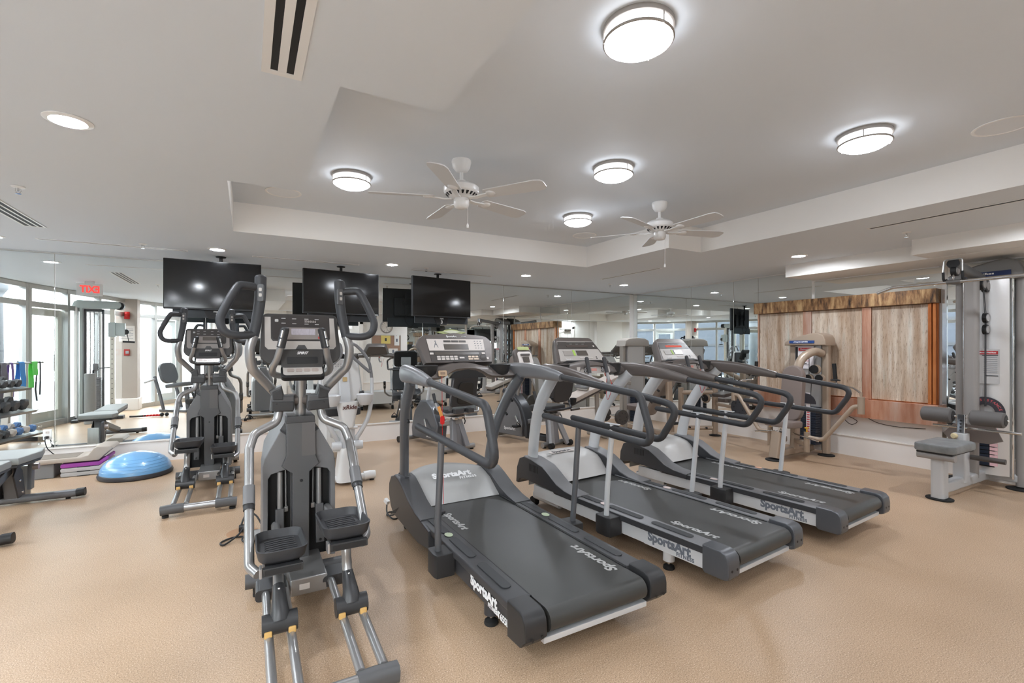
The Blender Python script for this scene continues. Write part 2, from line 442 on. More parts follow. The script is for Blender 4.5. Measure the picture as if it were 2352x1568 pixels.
# ------------------------------------------------------------------ ceiling lamps, fans, vents
glow = emis('lamp_diffuser', (240, 246, 255), LAMP)
glow_side = emis('lamp_diffuser_side', (242, 247, 255), LAMP*.16)
down_glow = emis('downlight_lens', (240, 246, 255), DOWN)
ring_m = mat('lamp_ring_nickel', (168, 162, 156), .4, .4)
lamps = [((1.418, 1.474), 'largest flush ceiling lamp, nearest, top centre of the photo'), ((2.361, 2.709), 'flush ceiling lamp between the two fans'),
         ((3.366, 1.531), 'flush ceiling lamp on the right near the tray edge'), ((.709, 3.833), 'flush ceiling lamp left of the near fan'),
         ((2.928, 3.898), 'smallest flush ceiling lamp, left of the far fan')]
base = None
for (x, y), lab in lamps:
    if base is None:
        base = t = thing('ceiling_lamp', lab, 'ceiling lamp', (x, y, ZT), 0, 'round flush ceiling lamps in the tray')
        G().lathe([(.0, 0), (.142, 0), (.145, -.004), (.145, -.022), (.138, -.026), (.0, -.026)], (0, 0, 0), 40).ob('backplate', ring_m, t)
        G().lathe([(.132, -.027), (.134, -.05), (.133, -.062)], (0, 0, 0), 40).ob('diffuser_side', glow_side, t)
        G().lathe([(.131, -.064), (.125, -.075), (.10, -.089), (.06, -.098), (.0, -.101)], (0, 0, 0), 40).ob('diffuser', glow, t)
        g = G(); g.tube([(.139*math.cos(2*PI*k/40), .139*math.sin(2*PI*k/40), -.062) for k in range(40)], .006, 8, loop=True); g.ob('ring', ring_m, t)
        for k in range(3):
            a = 2*PI*k/3+.5; c, s = .1425*math.cos(a), .1425*math.sin(a)
            G().cyl((c, s, -.02), (c, s, -.07), .003, 8).ob('ring_post', ring_m, t)
    else: dup(base, (x, y, ZT), .9*x, lab)
# recessed downlights
dl = [((-.73, 2.952), 'recessed downlight nearest the camera, upper left'), ((-.282, 6.048), 'recessed downlight above the first television from the left'),
      ((1.62, 6.07), 'recessed downlight between second and third televisions'), ((3.587, 6.035), 'recessed downlight right of the third television'),
      ((5.592, 6.153), 'recessed downlight in the far right corner by the mirrors'), ((5.577, 3.212), 'recessed downlight by the boxed duct on the right'),
      ((-2.12, 6.36), 'recessed downlight off the left edge, seen only in the mirror'), ((-1.35, .6), 'added unseen downlight behind the camera near the left window wall'),
      ((5.3, -.5), 'added unseen downlight behind the camera near the right wall'), ((2.4, -.95), 'added unseen downlight behind the camera by the corkboard'), ((-.55, .35), 'added unseen downlight above the camera on the left'), ((5.2, 1.1), 'added unseen downlight by the lat pulldown, above the frame')]  # downlights behind, above and beside the camera view are added as fill light
base = None
for (x, y), lab in dl:
    if base is None:
        base = t = thing('downlight', lab, 'downlight', (x, y, ZS), 0, 'recessed ceiling downlights')
        G().lathe([(.066, -.001), (.092, -.001), (.092, -.004), (.070, -.010), (.064, -.006), (.064, .0)], (0, 0, 0), 32).ob('trim_ring', white_gloss, t)
        G().lathe([(.0, -.003), (.064, -.003), (.064, -.001), (0, -.001)], (0, 0, 0), 28).ob('lens', down_glow, t)
    else: dup(base, (x, y, ZS), 0, lab)
# ceiling fans
def fan(loc, off, lab):
    t = thing('ceiling_fan', lab, 'ceiling fan', loc, 0, 'white ceiling fans in the tray')
    G().lathe([(0, 0), (.068, 0), (.070, -.012), (.062, -.05), (.045, -.075), (.018, -.085), (0, -.085)], (0, 0, 0), 28).ob('canopy', white_gloss, t)
    G().cyl((0, 0, -.08), (0, 0, -.155), .013).ob('downrod', white_gloss, t)
    G().lathe([(0, -.14), (.03, -.142), (.035, -.155), (.10, -.175), (.125, -.195), (.125, -.225), (.118, -.235), (.085, -.262), (.05, -.27), (0, -.27)], (0, 0, 0), 36).ob('motor_housing', white_gloss, t)
    for k in range(20):
        a = 2*PI*k/20; g = G()
        p = [(.092, -.2585), (.112, -.2425)]
        q = [tuple(Vector((r*math.cos(a+d), r*math.sin(a+d), z-.0015))) for (r, z), d in ((p[0], -.05), (p[1], -.09), (p[1], .09), (p[0], .05))]
        g.add(q+[(x*1.0, y*1.0, z+.003) for x, y, z in q], [[0, 1, 2, 3], [4, 7, 6, 5], [0, 4, 5, 1], [1, 5, 6, 2], [2, 6, 7, 3], [3, 7, 4, 0]])
        g.ob('vent_slot', black, t, sharp=0)
    G().lathe([(0, -.27), (.05, -.272), (.055, -.285), (.055, -.315), (.047, -.335), (.03, -.343), (0, -.345)], (0, 0, 0), 28).ob('switch_housing', white_gloss, t)
    blade_m = mat('fan_blade_white', (222, 222, 222), .4)
    for k in range(5):
        a = R(off+72*k)
        M = Matrix.Rotation(a, 4, 'Z') @ Matrix.Translation((0, 0, -.262)) @ Matrix.Rotation(R(-12), 4, 'X')
        g = G(); g.M = M
        out = [(.20, -.052), (.58, -.066), (.625, -.055), (.64, -.03), (.64, .03), (.625, .055), (.58, .066), (.20, .052), (.185, .03), (.185, -.03)]
        g.prism(out, 'z', -.003, .003); b_ = g.ob('blade', blade_m, t, sharp=20)
        g = G(); g.M = M
        g.tube([(.07, 0, -.012), (.12, 0, -.016), (.17, 0, -.010), (.24, 0, -.006)], 1, sec=rrect(.034, .010, .004), up=(0, 0, 1))
        g.lathe([(0, -.016), (.028, -.014), (.034, -.008), (.036, -.003), (0, -.003)], (.235, 0, 0), 16)
        g.ob('blade_bracket', white_gloss, b_)
    G().cyl((.035, -.03, -.33), (.035, -.03, -.455), .0016, 6).ob('pull_chain', white_gloss, t)
    G().lathe([(0, .02), (.004, .018), (.008, .008), (.008, -.012), (0, -.014)], (.035, -.03, -.47), 10).ob('chain_pull', white_gloss, t)
    return t
f1 = fan((1.335, 3.145, ZT), 17, 'white five-blade ceiling fan nearer the camera, left of the other')
f2 = fan((3.319, 3.176, ZT), -17, 'white five-blade ceiling fan farther right, with longer pull chain')
for ch in f2.children:
    if ch.name.startswith('pull_chain'): ch.data = G().cyl((.035, -.03, -.33), (.035, -.03, -.57), .0016, 6).mesh('pull_chain', white_gloss)
    if ch.name.startswith('chain_pull'): ch.location.z = -.112
# slot diffusers
def vent(x0, y0, x1, y1, slots, lab, fw=.014):
    t = thing('air_vent', lab, 'air vent', (0, 0, 0), 0, 'linear slot air vents in the soffit')
    z = ZS
    lx, ly = x1-x0, y1-y0; along_x = lx > ly
    wdt = ly if along_x else lx; pitch = (wdt-fw)/slots
    g = G(); g.b2((x0, y0, z-.0045), (x1, y0+fw, z-.0005)); g.b2((x0, y1-fw, z-.0045), (x1, y1, z-.0005))
    g.b2((x0, y0+fw, z-.0045), (x0+fw, y1-fw, z-.0005)); g.b2((x1-fw, y0+fw, z-.0045), (x1, y1-fw, z-.0005))
    g.ob('vent_frame', white_gloss, t, sharp=0)
    G().b2((x0+fw*.6, y0+fw*.6, z-.002), (x1-fw*.6, y1-fw*.6, z-.0008)).ob('slot', black, t, sharp=0)
    for k in range(1, slots):
        g = G(); c = fw/2+pitch*k
        if along_x: g.b2((x0+fw, y0+c-fw*.5, z-.004), (x1-fw, y0+c+fw*.5, z-.001))
        else: g.b2((x0+c-fw*.5, y0+fw, z-.004), (x0+c+fw*.5, y1-fw, z-.001))
        g.ob('vent_bar', white_gloss, t, sharp=0)
    return t
vent(-1.8, 6.28, -.57, 6.34, 1, 'thin slot vent left of the first television')
vent(.05, 6.29, 1.26, 6.35, 1, 'thin slot vent above the second television')
vent(1.97, 6.33, 3.19, 6.39, 1, 'thin slot vent above the third television')
vent(4.80, 4.60, 4.86, 5.82, 1, 'thin slot vent under the far fan, by the tray corner')
vent(4.82, .60, 4.89, 2.18, 1, 'thin slot vent on the right, beside the tray')
vent(-1.70, 4.30, -1.55, 5.69, 3, 'three-slot vent at the left edge of the ceiling')
v = vent(.047, .86, .188, 2.06, 2, 'broad two-slot vent at the top of the photo', .03)
# sprinklers and speakers
base = None
for (x, y), lab in [((-1.32, 4.33), 'chrome sprinkler head at the left edge of the soffit'), ((-.935, 6.11), 'sprinkler head near the thin vent left of the televisions'),
                    ((2.09, 6.12), 'sprinkler head in front of the third television'), ((5.307, 2.073), 'sprinkler head on the right by the boxed ducts'), ((5.33, 6.2), 'sprinkler head in the far right corner by the downlight')]:
    if base is None:
        base = t = thing('sprinkler_head', lab, 'sprinkler', (x, y, ZS), 0, 'fire sprinklers in the soffit')
        G().lathe([(0, -.001), (.036, -.001), (.034, -.006), (.015, -.01), (0, -.01)], (0, 0, 0), 20).ob('escutcheon', white_gloss, t)
        g = G(); g.cyl((0, 0, -.008), (0, 0, -.03), .006, 8); g.tube([(.012, 0, -.01), (.014, 0, -.03), (.004, 0, -.045)], .002, 6); g.tube([(-.012, 0, -.01), (-.014, 0, -.03), (-.004, 0, -.045)], .002, 6); g.cyl((0, 0, -.046), (0, 0, -.048), .016, 14)
        g.ob('nozzle', chrome, t)
    else: dup(base, (x, y, ZS), 0, lab)
base = None
for (x, y), lab in [((3.502, 4.527), 'round ceiling speaker grille left of the far fan'), ((.272, 4.524), 'round ceiling speaker grille in the left corner of the tray'), ((3.97, 1.07), 'round ceiling speaker grille at the right edge')]:
    if base is None:
        base = t = thing('ceiling_speaker', lab, 'speaker', (x, y, ZT), 0, 'round ceiling speakers in the tray')
        G().lathe([(.125, -.001), (.142, -.001), (.142, -.005), (.128, -.007), (.124, -.004)], (0, 0, 0), 36).ob('rim', white_gloss, t)
        G().lathe([(0, -.004), (.124, -.004), (.124, -.001), (0, -.001)], (0, 0, 0), 36).ob('grille', mat('grille_white', (228, 232, 236), .6), t)
    else: dup(base, (x, y, ZT), 0, lab)

# ------------------------------------------------------------------ televisions on ceiling poles
screen = mat('tv_screen', (9, 9, 10), .09, 0, spec=.6)
def tv(loc, yaw, lab, num, side):
    t = thing('television', lab, 'television', loc, R(yaw), 'televisions hung before the back mirror')
    w, h = .95, .556
    G().box((0, .022, 0), (w, .044, h), .006).ob('case', black, t)
    g = G(); g.b2((-w/2+.008, -.004, -h/2+.02), (w/2-.008, .0005, h/2-.008)); g.ob('screen', screen, t, sharp=0)
    G().box((0, .06, -.03), (w*.62, .04, h*.55), .015).ob('back_cover', black, t)
    G().b2((w/2-.06, -.005, -h/2+.006), (w/2-.015, -.001, -h/2+.013)).ob('badge', pale_ink, t, sharp=0)
    # bracket and pole
    g = G(); g.b2((-.12, .082, -.15), (-.08, .10, .2)); g.b2((.08, .082, -.15), (.12, .10, .2)); g.b2((-.14, .095, .0), (.14, .12, .05)); g.ob('wall_bracket', black, t)
    G().cyl((side, .145, -.03), (side, .145, ZS-loc[2]-.004), .018).ob('pole', black, t)
    G().lathe([(0, -.012), (.05, -.012), (.055, -.004), (.055, -.002), (0, -.002)], (side, .145, ZS-loc[2]), 20).ob('ceiling_plate', black, t)
    # channel bar with numbered sign plate
    g = G(); g.b2((-.40, .075, -h/2-.085), (.47, .10, -h/2+.06)); b_ = g.ob('channel_bar', mat('bar_grey', (50, 54, 58), .4, .3), t)
    g = G(); g.prism([(-.11, -h/2+.01), (.125, -h/2+.01), (.10, -h/2-.10), (-.06, -h/2-.10)], 'y', .066, .074); g.ob('sign_plate', black, b_)
    M = frame((.02, .0645, -h/2-.012), (1, 0, 0), (0, 0, 1)); text('myo', .034, white_ink, b_, M, off=.001)
    M = frame((.02, .0645, -h/2-.065), (1, 0, 0), (0, 0, 1)); text(num, .062, white_ink, b_, M, 'sign_number', off=.003)
    g = G(); g.tube(smooth_path([(side-.05, .12, -.1), (side-.12, .13, -.25), (side-.02, .12, -.36), (side+.06, .12, -.2)]), .004, 6); g.ob('cable', black, t)
    return t
tv((-.328, 6.40, 2.082), 0, 'black television farthest left, first of the three over the ellipticals', '1', .06)
tv((1.072, 6.41, 2.080), 6, 'black television in the middle of the three, behind the front elliptical', '2', .02)
tv((2.432, 6.40, 2.083), 10, 'black television right of the other two, over the front treadmill', '3', .0)

# ------------------------------------------------------------------ copper water wall
def copper(name, dark, mid, light, rough, stretch=(1, 1, .12), sc=6):
    m = bpy.data.materials.new(name); m.use_nodes = True; nt = m.node_tree; b = nt.nodes['Principled BSDF']
    tc = nt.nodes.new('ShaderNodeTexCoord'); mp = nt.nodes.new('ShaderNodeMapping'); mp.inputs['Scale'].default_value = stretch
    n = nt.nodes.new('ShaderNodeTexNoise'); n.inputs['Scale'].default_value = sc; n.inputs['Detail'].default_value = 6; n.inputs['Roughness'].default_value = .65
    r = nt.nodes.new('ShaderNodeValToRGB'); e = r.color_ramp.elements
    e[0].position = .33; e[0].color = (*lin(dark), 1); e[1].position = .68; e[1].color = (*lin(light), 1); k = e.new(.5); k.color = (*lin(mid), 1)
    nt.links.new(tc.outputs['Object'], mp.inputs[0]); nt.links.new(mp.outputs[0], n.inputs['Vector']); nt.links.new(n.outputs['Fac'], r.inputs[0]); nt.links.new(r.outputs[0], b.inputs['Base Color'])
    b.inputs['Roughness'].default_value = rough; b.inputs['Metallic'].default_value = .7
    bp = nt.nodes.new('ShaderNodeBump'); bp.inputs['Strength'].default_value = .25; bp.inputs['Distance'].default_value = .004
    nt.links.new(n.outputs['Fac'], bp.inputs['Height']); nt.links.new(bp.outputs[0], b.inputs['Normal'])
    return m
cop = copper('copper_sheet', (206, 136, 104), (238, 184, 156), (250, 220, 204), .2)
cop_o = copper('copper_edge', (176, 98, 52), (220, 140, 82), (232, 164, 112), .33)
patina = copper('copper_patina', (52, 42, 38), (150, 112, 76), (206, 172, 126), .36, (1, 2.6, .55), 7); patina.node_tree.nodes['Principled BSDF'].inputs['Metallic'].default_value = .5
slate = bpy.data.materials.new('streaked_slate'); slate.use_nodes = True; nt = slate.node_tree; b = nt.nodes['Principled BSDF']
tc = nt.nodes.new('ShaderNodeTexCoord')
def nz(scale, st, det=6, ro=.6):
    mp = nt.nodes.new('ShaderNodeMapping'); mp.inputs['Scale'].default_value = st; n = nt.nodes.new('ShaderNodeTexNoise')
    n.inputs['Scale'].default_value = scale; n.inputs['Detail'].default_value = det; n.inputs['Roughness'].default_value = ro
    nt.links.new(tc.outputs['Object'], mp.inputs[0]); nt.links.new(mp.outputs[0], n.inputs['Vector']); return n.outputs['Fac']
def ramp(src, *st):
    r = nt.nodes.new('ShaderNodeValToRGB'); e = r.color_ramp.elements
    e[0].position, e[0].color = st[0][0], (*lin(st[0][1]), 1); e[1].position, e[1].color = st[-1][0], (*lin(st[-1][1]), 1)
    for p, c in st[1:-1]: k = e.new(p); k.color = (*lin(c), 1)
    nt.links.new(src, r.inputs[0]); return r.outputs[0]
def mixc(a, b_, mode='MULTIPLY', f=1.):
    m = nt.nodes.new('ShaderNodeMix'); m.data_type = 'RGBA'; m.blend_type = mode; m.inputs[0].default_value = f
    nt.links.new(a, m.inputs[6]); nt.links.new(b_, m.inputs[7]); return m.outputs[2]
n_a = nz(6, (1, 2.0, .22)); n_b = nz(46, (1, 2.0, .30), 6, .75); n_c = nz(5, (1, 2.0, .12), 3)
c_a = ramp(n_a, (.3, (178, 158, 138)), (.46, (214, 198, 178)), (.6, (224, 214, 200)), (.75, (200, 206, 196)))
c_b = ramp(n_b, (.28, (132, 112, 98)), (.38, (214, 205, 196)), (.46, (255, 255, 255)), (.7, (255, 255, 255)))
c_c = ramp(n_c, (.35, (214, 196, 180)), (.6, (255, 255, 255)))
nt.links.new(mixc(mixc(c_a, c_b), c_c), b.inputs['Base Color']); b.inputs['Roughness'].default_value = .38
bp = nt.nodes.new('ShaderNodeBump'); bp.inputs['Strength'].default_value = .5; bp.inputs['Distance'].default_value = .006
nt.links.new(n_b, bp.inputs['Height']); nt.links.new(bp.outputs[0], b.inputs['Normal'])
ww = thing('water_wall', 'copper-framed water wall with three streaked stone panels on the right wall', 'water feature', (6.744, 3.38, 0))
def wb2(g, y0, y1, z0, z1, d0, d1, bev=.003): g.b2((-d1, y0-3.38, z0), (-d0, y1-3.38, z1), bev); return g
wb2(G(), 2.315, 4.47, 1.872, 2.03, 0, .135).ob('header', patina, ww)
wb2(G(), 2.30, 4.475, .515, .742, 0, .135).ob('trough', cop, ww)
wb2(G(), 2.33, 4.455, .742, 1.872, 0, .035).ob('backing', cop_o, ww)
for y0, y1 in ((3.79, 4.425), (3.07, 3.672), (2.408, 2.962)):
    wb2(G(), y0, y1, .752, 1.868, .036, .06, .004).ob('stone_panel', slate, ww)
for y0, y1 in ((3.676, 3.786), (2.966, 3.066), (4.43, 4.452)):
    wb2(G(), y0, y1, .745, 1.870, .036, .066).ob('copper_strip', cop, ww)
wb2(G(), 2.372, 2.404, .745, 1.87, .036, .085).ob('edge_strip', cop_o, ww)
wb2(G(), 2.335, 2.366, .745, 1.87, .036, .075).ob('edge_strip', cop_o, ww)
g = G(); g.tube(smooth_path([(6.73, 3.32, .52), (6.72, 3.27, .44), (6.72, 3.2, .40), (6.72, 3.14, .45), (6.725, 3.24, .50)]), .004, 6); g.tube(smooth_path([(6.73, 3.02, .5), (6.725, 2.9, .455), (6.725, 2.7, .44), (6.73, 2.45, .455)]), .004, 6)
g.v = [(x-6.744, y-3.38, z) for x, y, z in g.v]; g.ob('power_cord', black, ww)

# ------------------------------------------------------------------ treadmills (origin: floor under the rear end, y forward to the mirror)
belt_m = mat('treadmill_belt', (62, 62, 60), .42, bump=(900, .12), noise=(2, .12))
lcd = mat('lcd_grey', (92, 86, 80), .25)
led_red = emis('led_red', (196, 96, 84), .5)
panel_w = mat('console_panel_white', (218, 210, 204), .4)
panel_g = mat('console_panel_grey', (186, 180, 174), .4)
bronze = mat('console_shell_taupe', (104, 97, 93), .36, .25)
bronze_d = mat('console_dark_taupe', (74, 69, 66), .4)
green_st = mat('green_sticker', (168, 204, 96), .5)
dot_g = mat('pale_green_dot', (186, 200, 170), .5)
dot_p = mat('pale_pink_dot', (214, 196, 190), .5)
dot_o = mat('orange_dot', (222, 170, 140), .5)
inset = mat('grip_inset', (58, 59, 61), .65, bump=(400, .2))
def mirror_pair(fn):
    for s in (-1, 1): fn(s)
def oval(g, c, rx, ry, h):
    g.lathe([(0, h), (.92, h), (1, h*.5), (1, 0), (0, 0)], (0, 0, 0), 20); return g
def treadmill(name, label, loc, rz, dark, dots, model=None):
    t = thing(name, label, 'treadmill', loc, rz, 'treadmills in a row')
    fr_m = gun_d if dark else silver_w          # lower frame
    up_m = gun if dark else silver_w            # uprights
    rail_m = char if dark else grey_p
    cap_m = char_d if dark else mat('cap_graphite', (88, 90, 94), .36, .3)
    side_m = gun_d
    for s in (-1, 1):
        x0, x1 = sorted((s*.292, s*.41))
        # side rail
        g = G(); g.prism([(x0, .20), (x0, .252), (x1-.0, .252) if s < 0 else (x1, .246), (x1, .205)] if s > 0 else [(x0, .205), (x0, .246), (x1, .252), (x1, .20)], 'y', .16, 1.52, .008)
        rl = g.ob('side_rail', rail_m, t)
        if not dark:
            G().b2((s*.4105-.002, .16, .206), (s*.4105+.002, 1.5, .243)).ob('rail_stripe', gun_d, rl, sharp=0)
        for y in (.42, .80, 1.18):
            g = G(); g.prism([(a+s*.35, b+y) for a, b in rrect(.05, .30, .024)], 'z', .2505, .254); g.ob('grip_strip', inset, rl)
        # lower frame plate
        G().b2((s*.372-.02, .16, .112), (s*.372+.022, 1.80, .207), .006).ob('frame_beam', fr_m, t)
        # rear end cap
        if dark: pf = [(.165, .260), (.06, .260), (.03, .250), (.012, .228), (.006, .20), (.006, .150), (.055, .105), (.165, .098)]
        else: pf = [(.165, .260), (.06, .260), (.026, .250), (.006, .226), (0, .19), (0, .13), (.008, .112), (.03, .103), (.15, .103), (.165, .12)]
        g = G(); g.prism(pf, 'x', s*.305, s*.418, .010); cp = g.ob('end_cap', cap_m, t)
        for y, z in ((-.0, .15), (-.0, .15)): pass
        for x in (.335, .385):
            G().cyl((s*x, .0, .158), (s*x, -.0015, .158), .0075, 12).ob('screw_hole', black, cp)
        # handrail loop
        path = [(s*.475, .97, 1.174), (s*.475, .25, 1.118), (s*.475, .145, .852), (s*.475, 1.2, .885)] if dark else [(s*.475, .90, 1.122), (s*.475, .265, 1.036), (s*.475, .405, .822), (s*.475, 1.2, .858)]
        g = G(); g.tube(path, .021, 14, fil=.07); g.ball(path[-1], .021, 10); g.ob('handrail', grip, t)
        # handrail post and its clamp
        post = [(s*.475, .80, .862), (s*.478, .845, .42), (s*.472, .86, .22)]
        g = G(); g.tube(post, .0185, 12, fil=.15); po = g.ob('rail_post', (gun if (dark or (s < 0 and False)) else silver_w), t)
        G().b2((s*.475-.014, .74, .862), (s*.475+.014, .86, .869), .003).ob('post_plate', silver_w, po)
        g = G(); g.prism([(s*.40, .79), (s*.505, .79), (s*.515, .82), (s*.515, .90), (s*.505, .93), (s*.40, .93)], 'z', .105, .235, .008); g.ob('post_clamp', char_d, po)
        # feet
        g = G(); g.cyl((s*.352, .44, .14), (s*.352, .44, .052), .036, 18); ft = g.ob('leveling_foot', fr_m, t)
        g = G(); g.cyl((s*.352, .44, .055), (s*.352, .44, .022), .008, 8); g.ob('foot_bolt', chrome, ft)
        g = G(); g.lathe([(0, 0), (.034, 0), (.036, .006), (.033, .018), (.012, .026), (0, .026)], (s*.352, .44, 0), 20); g.ob('foot_pad', rubber, ft)
        # front side cover
        if dark: pf = [(1.30, .252), (1.42, .268), (1.55, .305), (1.70, .37), (1.80, .405), (1.90, .41), (1.99, .385), (2.045, .32), (2.05, .235), (2.0, .15), (1.93, .11), (1.35, .09), (1.15, .12), (1.15, .235)]
        else: pf = [(1.22, .250), (1.36, .262), (1.46, .29), (1.56, .35), (1.64, .392), (1.80, .425), (1.90, .432), (1.97, .405), (2.01, .32), (2.022, .185), (1.99, .185), (1.96, .225), (1.90, .238), (1.40, .215), (1.22, .205)]
        g = G(); g.prism(pf, 'x', s*.300, s*.425, .010); sc = g.ob('front_side_cover', side_m if not dark else gun_d, t)
        g = G(); tp = [p for p in pf if p[1] > .245 and p[0] < 1.92]
        secs = [[(s*.292, y, z-.004), (s*.292, y, z+.005), (s*.412, y, z+.007), (s*.424, y, z+.001), (s*.424, y, z-.004)] for y, z in (tp[::-1] if tp[0][0] > tp[-1][0] else tp)]
        g.loft(secs); g.ob('cover_top', rail_m if not dark else char, sc)
        if not dark:
            for k in range(7):
                G().b2((s*.4255-.001, 1.70+k*.019, .325), (s*.4255+.001, 1.707+k*.019, .385)).ob('vent_slit', black, sc, sharp=0)
        else:
            for k in range(6):
                g = G(); g.tube([(s*.4252, 1.99-k*.012, .09+k*.008), (s*.4252, 1.86-k*.016, .14+k*.012)], .0025, 5); g.ob('vent_groove', black, sc)
        # upright
        upp = smooth_path([(s*.36, 1.86, .395), (s*.365, 1.835, .55), (s*.385, 1.77, .76), (s*.41, 1.66, .95), (s*.425, 1.52, 1.11), (s*.43, 1.47, 1.16)], 4)
        g = G(); g.tube(upp, 1, sec=circ(.030, 18, .058), up=(0, 1, 0), scl=(1.06, .95)); u = g.ob('upright', up_m, t)
        g = G(); g.lathe([(.036, 0), (.046, .002), (.048, .016), (.036, .03)], (0, 0, 0), 20); g.v = [(x*1.0+s*.361, y*1.55+1.862, z+.395) for x, y, z in g.v]; g.ob('upright_collar', side_m, u)
        for yy, zz in ((1.60, .975), (1.685, .86)):
            G().cyl((s*.40, yy-.045, zz), (s*.40, yy-.065, zz-.012), .010, 10).ob('bolt', black, u)
    # belt loop
    n = 10; prof = [(1.75, .242)]+[(.062+.052*math.cos(PI/2+PI*k/n), .19+.052*math.sin(PI/2+PI*k/n)) for k in range(n+1)]+[(1.75, .138)]
    g = G(); g.prism(prof, 'x', -.284, .284); g.ob('running_belt', belt_m, t, sharp=30)
    for s in (-1, 1): G().b2((s*.288-.0035, .17, .205), (s*.288+.0035, 1.6, .246)).ob('belt_gap', black, t, sharp=0)
    G().b2((-.305, .035, .098), (.305, .075, .125), .004).ob('rear_crossbar', silver_w, t)
    g = G(); g.b2((-.35, .5, .10), (.35, .56, .135)); g.b2((-.35, 1.5, .09), (.35, 1.58, .135)); g.ob('under_beam', black, t, sharp=0)
    # incline leg with wheels at the front
    for s in (-1, 1):
        g = G(); g.tube([(s*.33, 1.86, .10), (s*.33, 1.52, .10)], 1, sec=rrect(.05, .07, .02), up=(0, 0, 1)); il = g.ob('lift_arm', silver_w if not dark else gun_d, t)
        G().cyl((s*.33-.022, 1.87, .04), (s*.33+.022, 1.87, .04), .04, 20).ob('lift_wheel', rubber, il)
    # motor hood
    secs = []
    hw = .298
    N = 12
    if dark:   # domed hood: in plan its front edge is an arch
        rows = [(0, .246), (.10, .29), (.22, .345), (.34, .385), (.46, .405), (.58, .40), (.66, .36)]
        for j, (dy, z) in enumerate(rows):
            row = []
            for k in range(N+1):
                x = -hw+2*hw*k/N; c = (x/hw)**2
                y = 1.56+dy*(1-.30*c)+.0*c
                row.append((x, y, z-.012*c*(j > 2)))
            secs.append(row)
    else:
        rows = [(1.595, .246), (1.615, .268), (1.66, .318), (1.70, .362), (1.735, .388), (1.78, .402), (1.86, .418), (1.97, .425), (2.0, .39)]
        for j, (y, z) in enumerate(rows):
            row = []
            for k in range(N+1):
                x = -hw+2*hw*k/N; c = 1-(x/hw)**2
                row.append((x, y-.035*c*(j < 6), z+.012*c))
            secs.append(row)
    g = G(); g.loft(secs, cap=False, closed=False)
    back = [(x, y, .14) for x, y, z in secs[-1]]; g.loft([secs[-1], back], cap=False, closed=False)
    hood = g.ob('motor_hood', mat('hood_grey', (168, 168, 166), .36, .15) if dark else mat('hood_pale', (198, 196, 193), .38), t, sharp=50)
    if dark:
        M = frame((0.0, 1.80, .375), (1, 0, 0), (0, .90, .43)); M = M @ Matrix.Translation((0, 0, .013)); text('SportsArt', .078, white_ink, hood, M, off=.004)
        text('FITNESS', .036, white_ink, hood, M @ Matrix.Translation((.12, -.05, -.002)), off=.001, space=1.15)
    else:
        M = frame((-.03, 1.865, .429), (1, 0, 0), (0, 1, .08)); M = M @ Matrix.Translation((0, 0, .008))
        g = G(); g.M = M; g.box((0, 0, 0), (.27, .062, .0015)); g.ob('logo_plate', panel_w, hood, sharp=0)
        text('SportsArt', .052, dark_ink, hood, M @ Matrix.Translation((0, 0, .001)), off=.0026)
        g = G(); oval(g, 0, 1, 1, .002); g.v = [(x*.026-.2, y*.02+1.83, z+.432) for x, y, z in g.v]; g.ob('sticker', pale_ink, hood)
    # writing on belt and side
    Mb = frame((.215, .34, .2428), (0, 1, 0), (-1, 0, 0))
    text('SportsArt', .075, pale_ink, t, Mb, 'belt_lettering', off=.0026, sx=1.15, shear=.25, ext=.0003)
    Mb = frame((-.215, 1.22, .2428), (0, -1, 0), (1, 0, 0)) if dark else frame((-.215, .36, .2428), (0, -1, 0), (1, 0, 0))
    text('SportsArt', .07, pale_ink, t, Mb, 'belt_lettering', off=.0026, sx=1.15, shear=.25, ext=.0003)
    if not dark:
        Mb = frame((.215, 1.22, .2428), (0, 1, 0), (-1, 0, 0)); text('SportsArt', .07, pale_ink, t, Mb, 'belt_lettering', off=.0026, sx=1.15, shear=.25, ext=.0003)
        g = G(); g.prism([(.165, .114), (.165, .195), (.19, .203), (.60, .203), (.60, .114)], 'x', -.3965, -.3945); pl = g.ob('logo_panel', silver_w, t, sharp=0)
    Ms = frame((-.3975, .38, .163), (0, -1, 0), (0, 0, 1)); ink = white_ink if dark else grey_ink
    text('SportsArt', .072 if dark else .078, ink, t, Ms @ Matrix.Translation((-.06 if dark else -.03, .010, 0)), 'side_lettering', off=.0035)
    text('FITNESS', .028 if dark else .031, ink, t, Ms @ Matrix.Translation((.05 if dark else .09, -.030, 0)), 'side_lettering', off=.0012, space=1.15)
    if dark: text('T655L', .046, white_ink, t, frame((-.3975, .235, .133), (0, -1, 0), (0, 0, 1)), 'side_lettering', off=.001, sx=.85)
    for s, m in ((-1, dots[0]), (1, dots[1])):
        g = G(); oval(g, 0, 1, 1, .002); g.v = [(x*.024+s*.35, y*.034+1.0, z+.2525) for x, y, z in g.v]; g.ob('dot_sticker', m, t)
    if dark:
        g = G(); g.prism([(a-.235, b+1.42) for a, b in rrect(.035, .10, .012)], 'z', .2435, .262, .003); g.ob('belt_clip', char_d, t)
    # ---- console shelf with cup holders
    cm = bronze
    secs = []
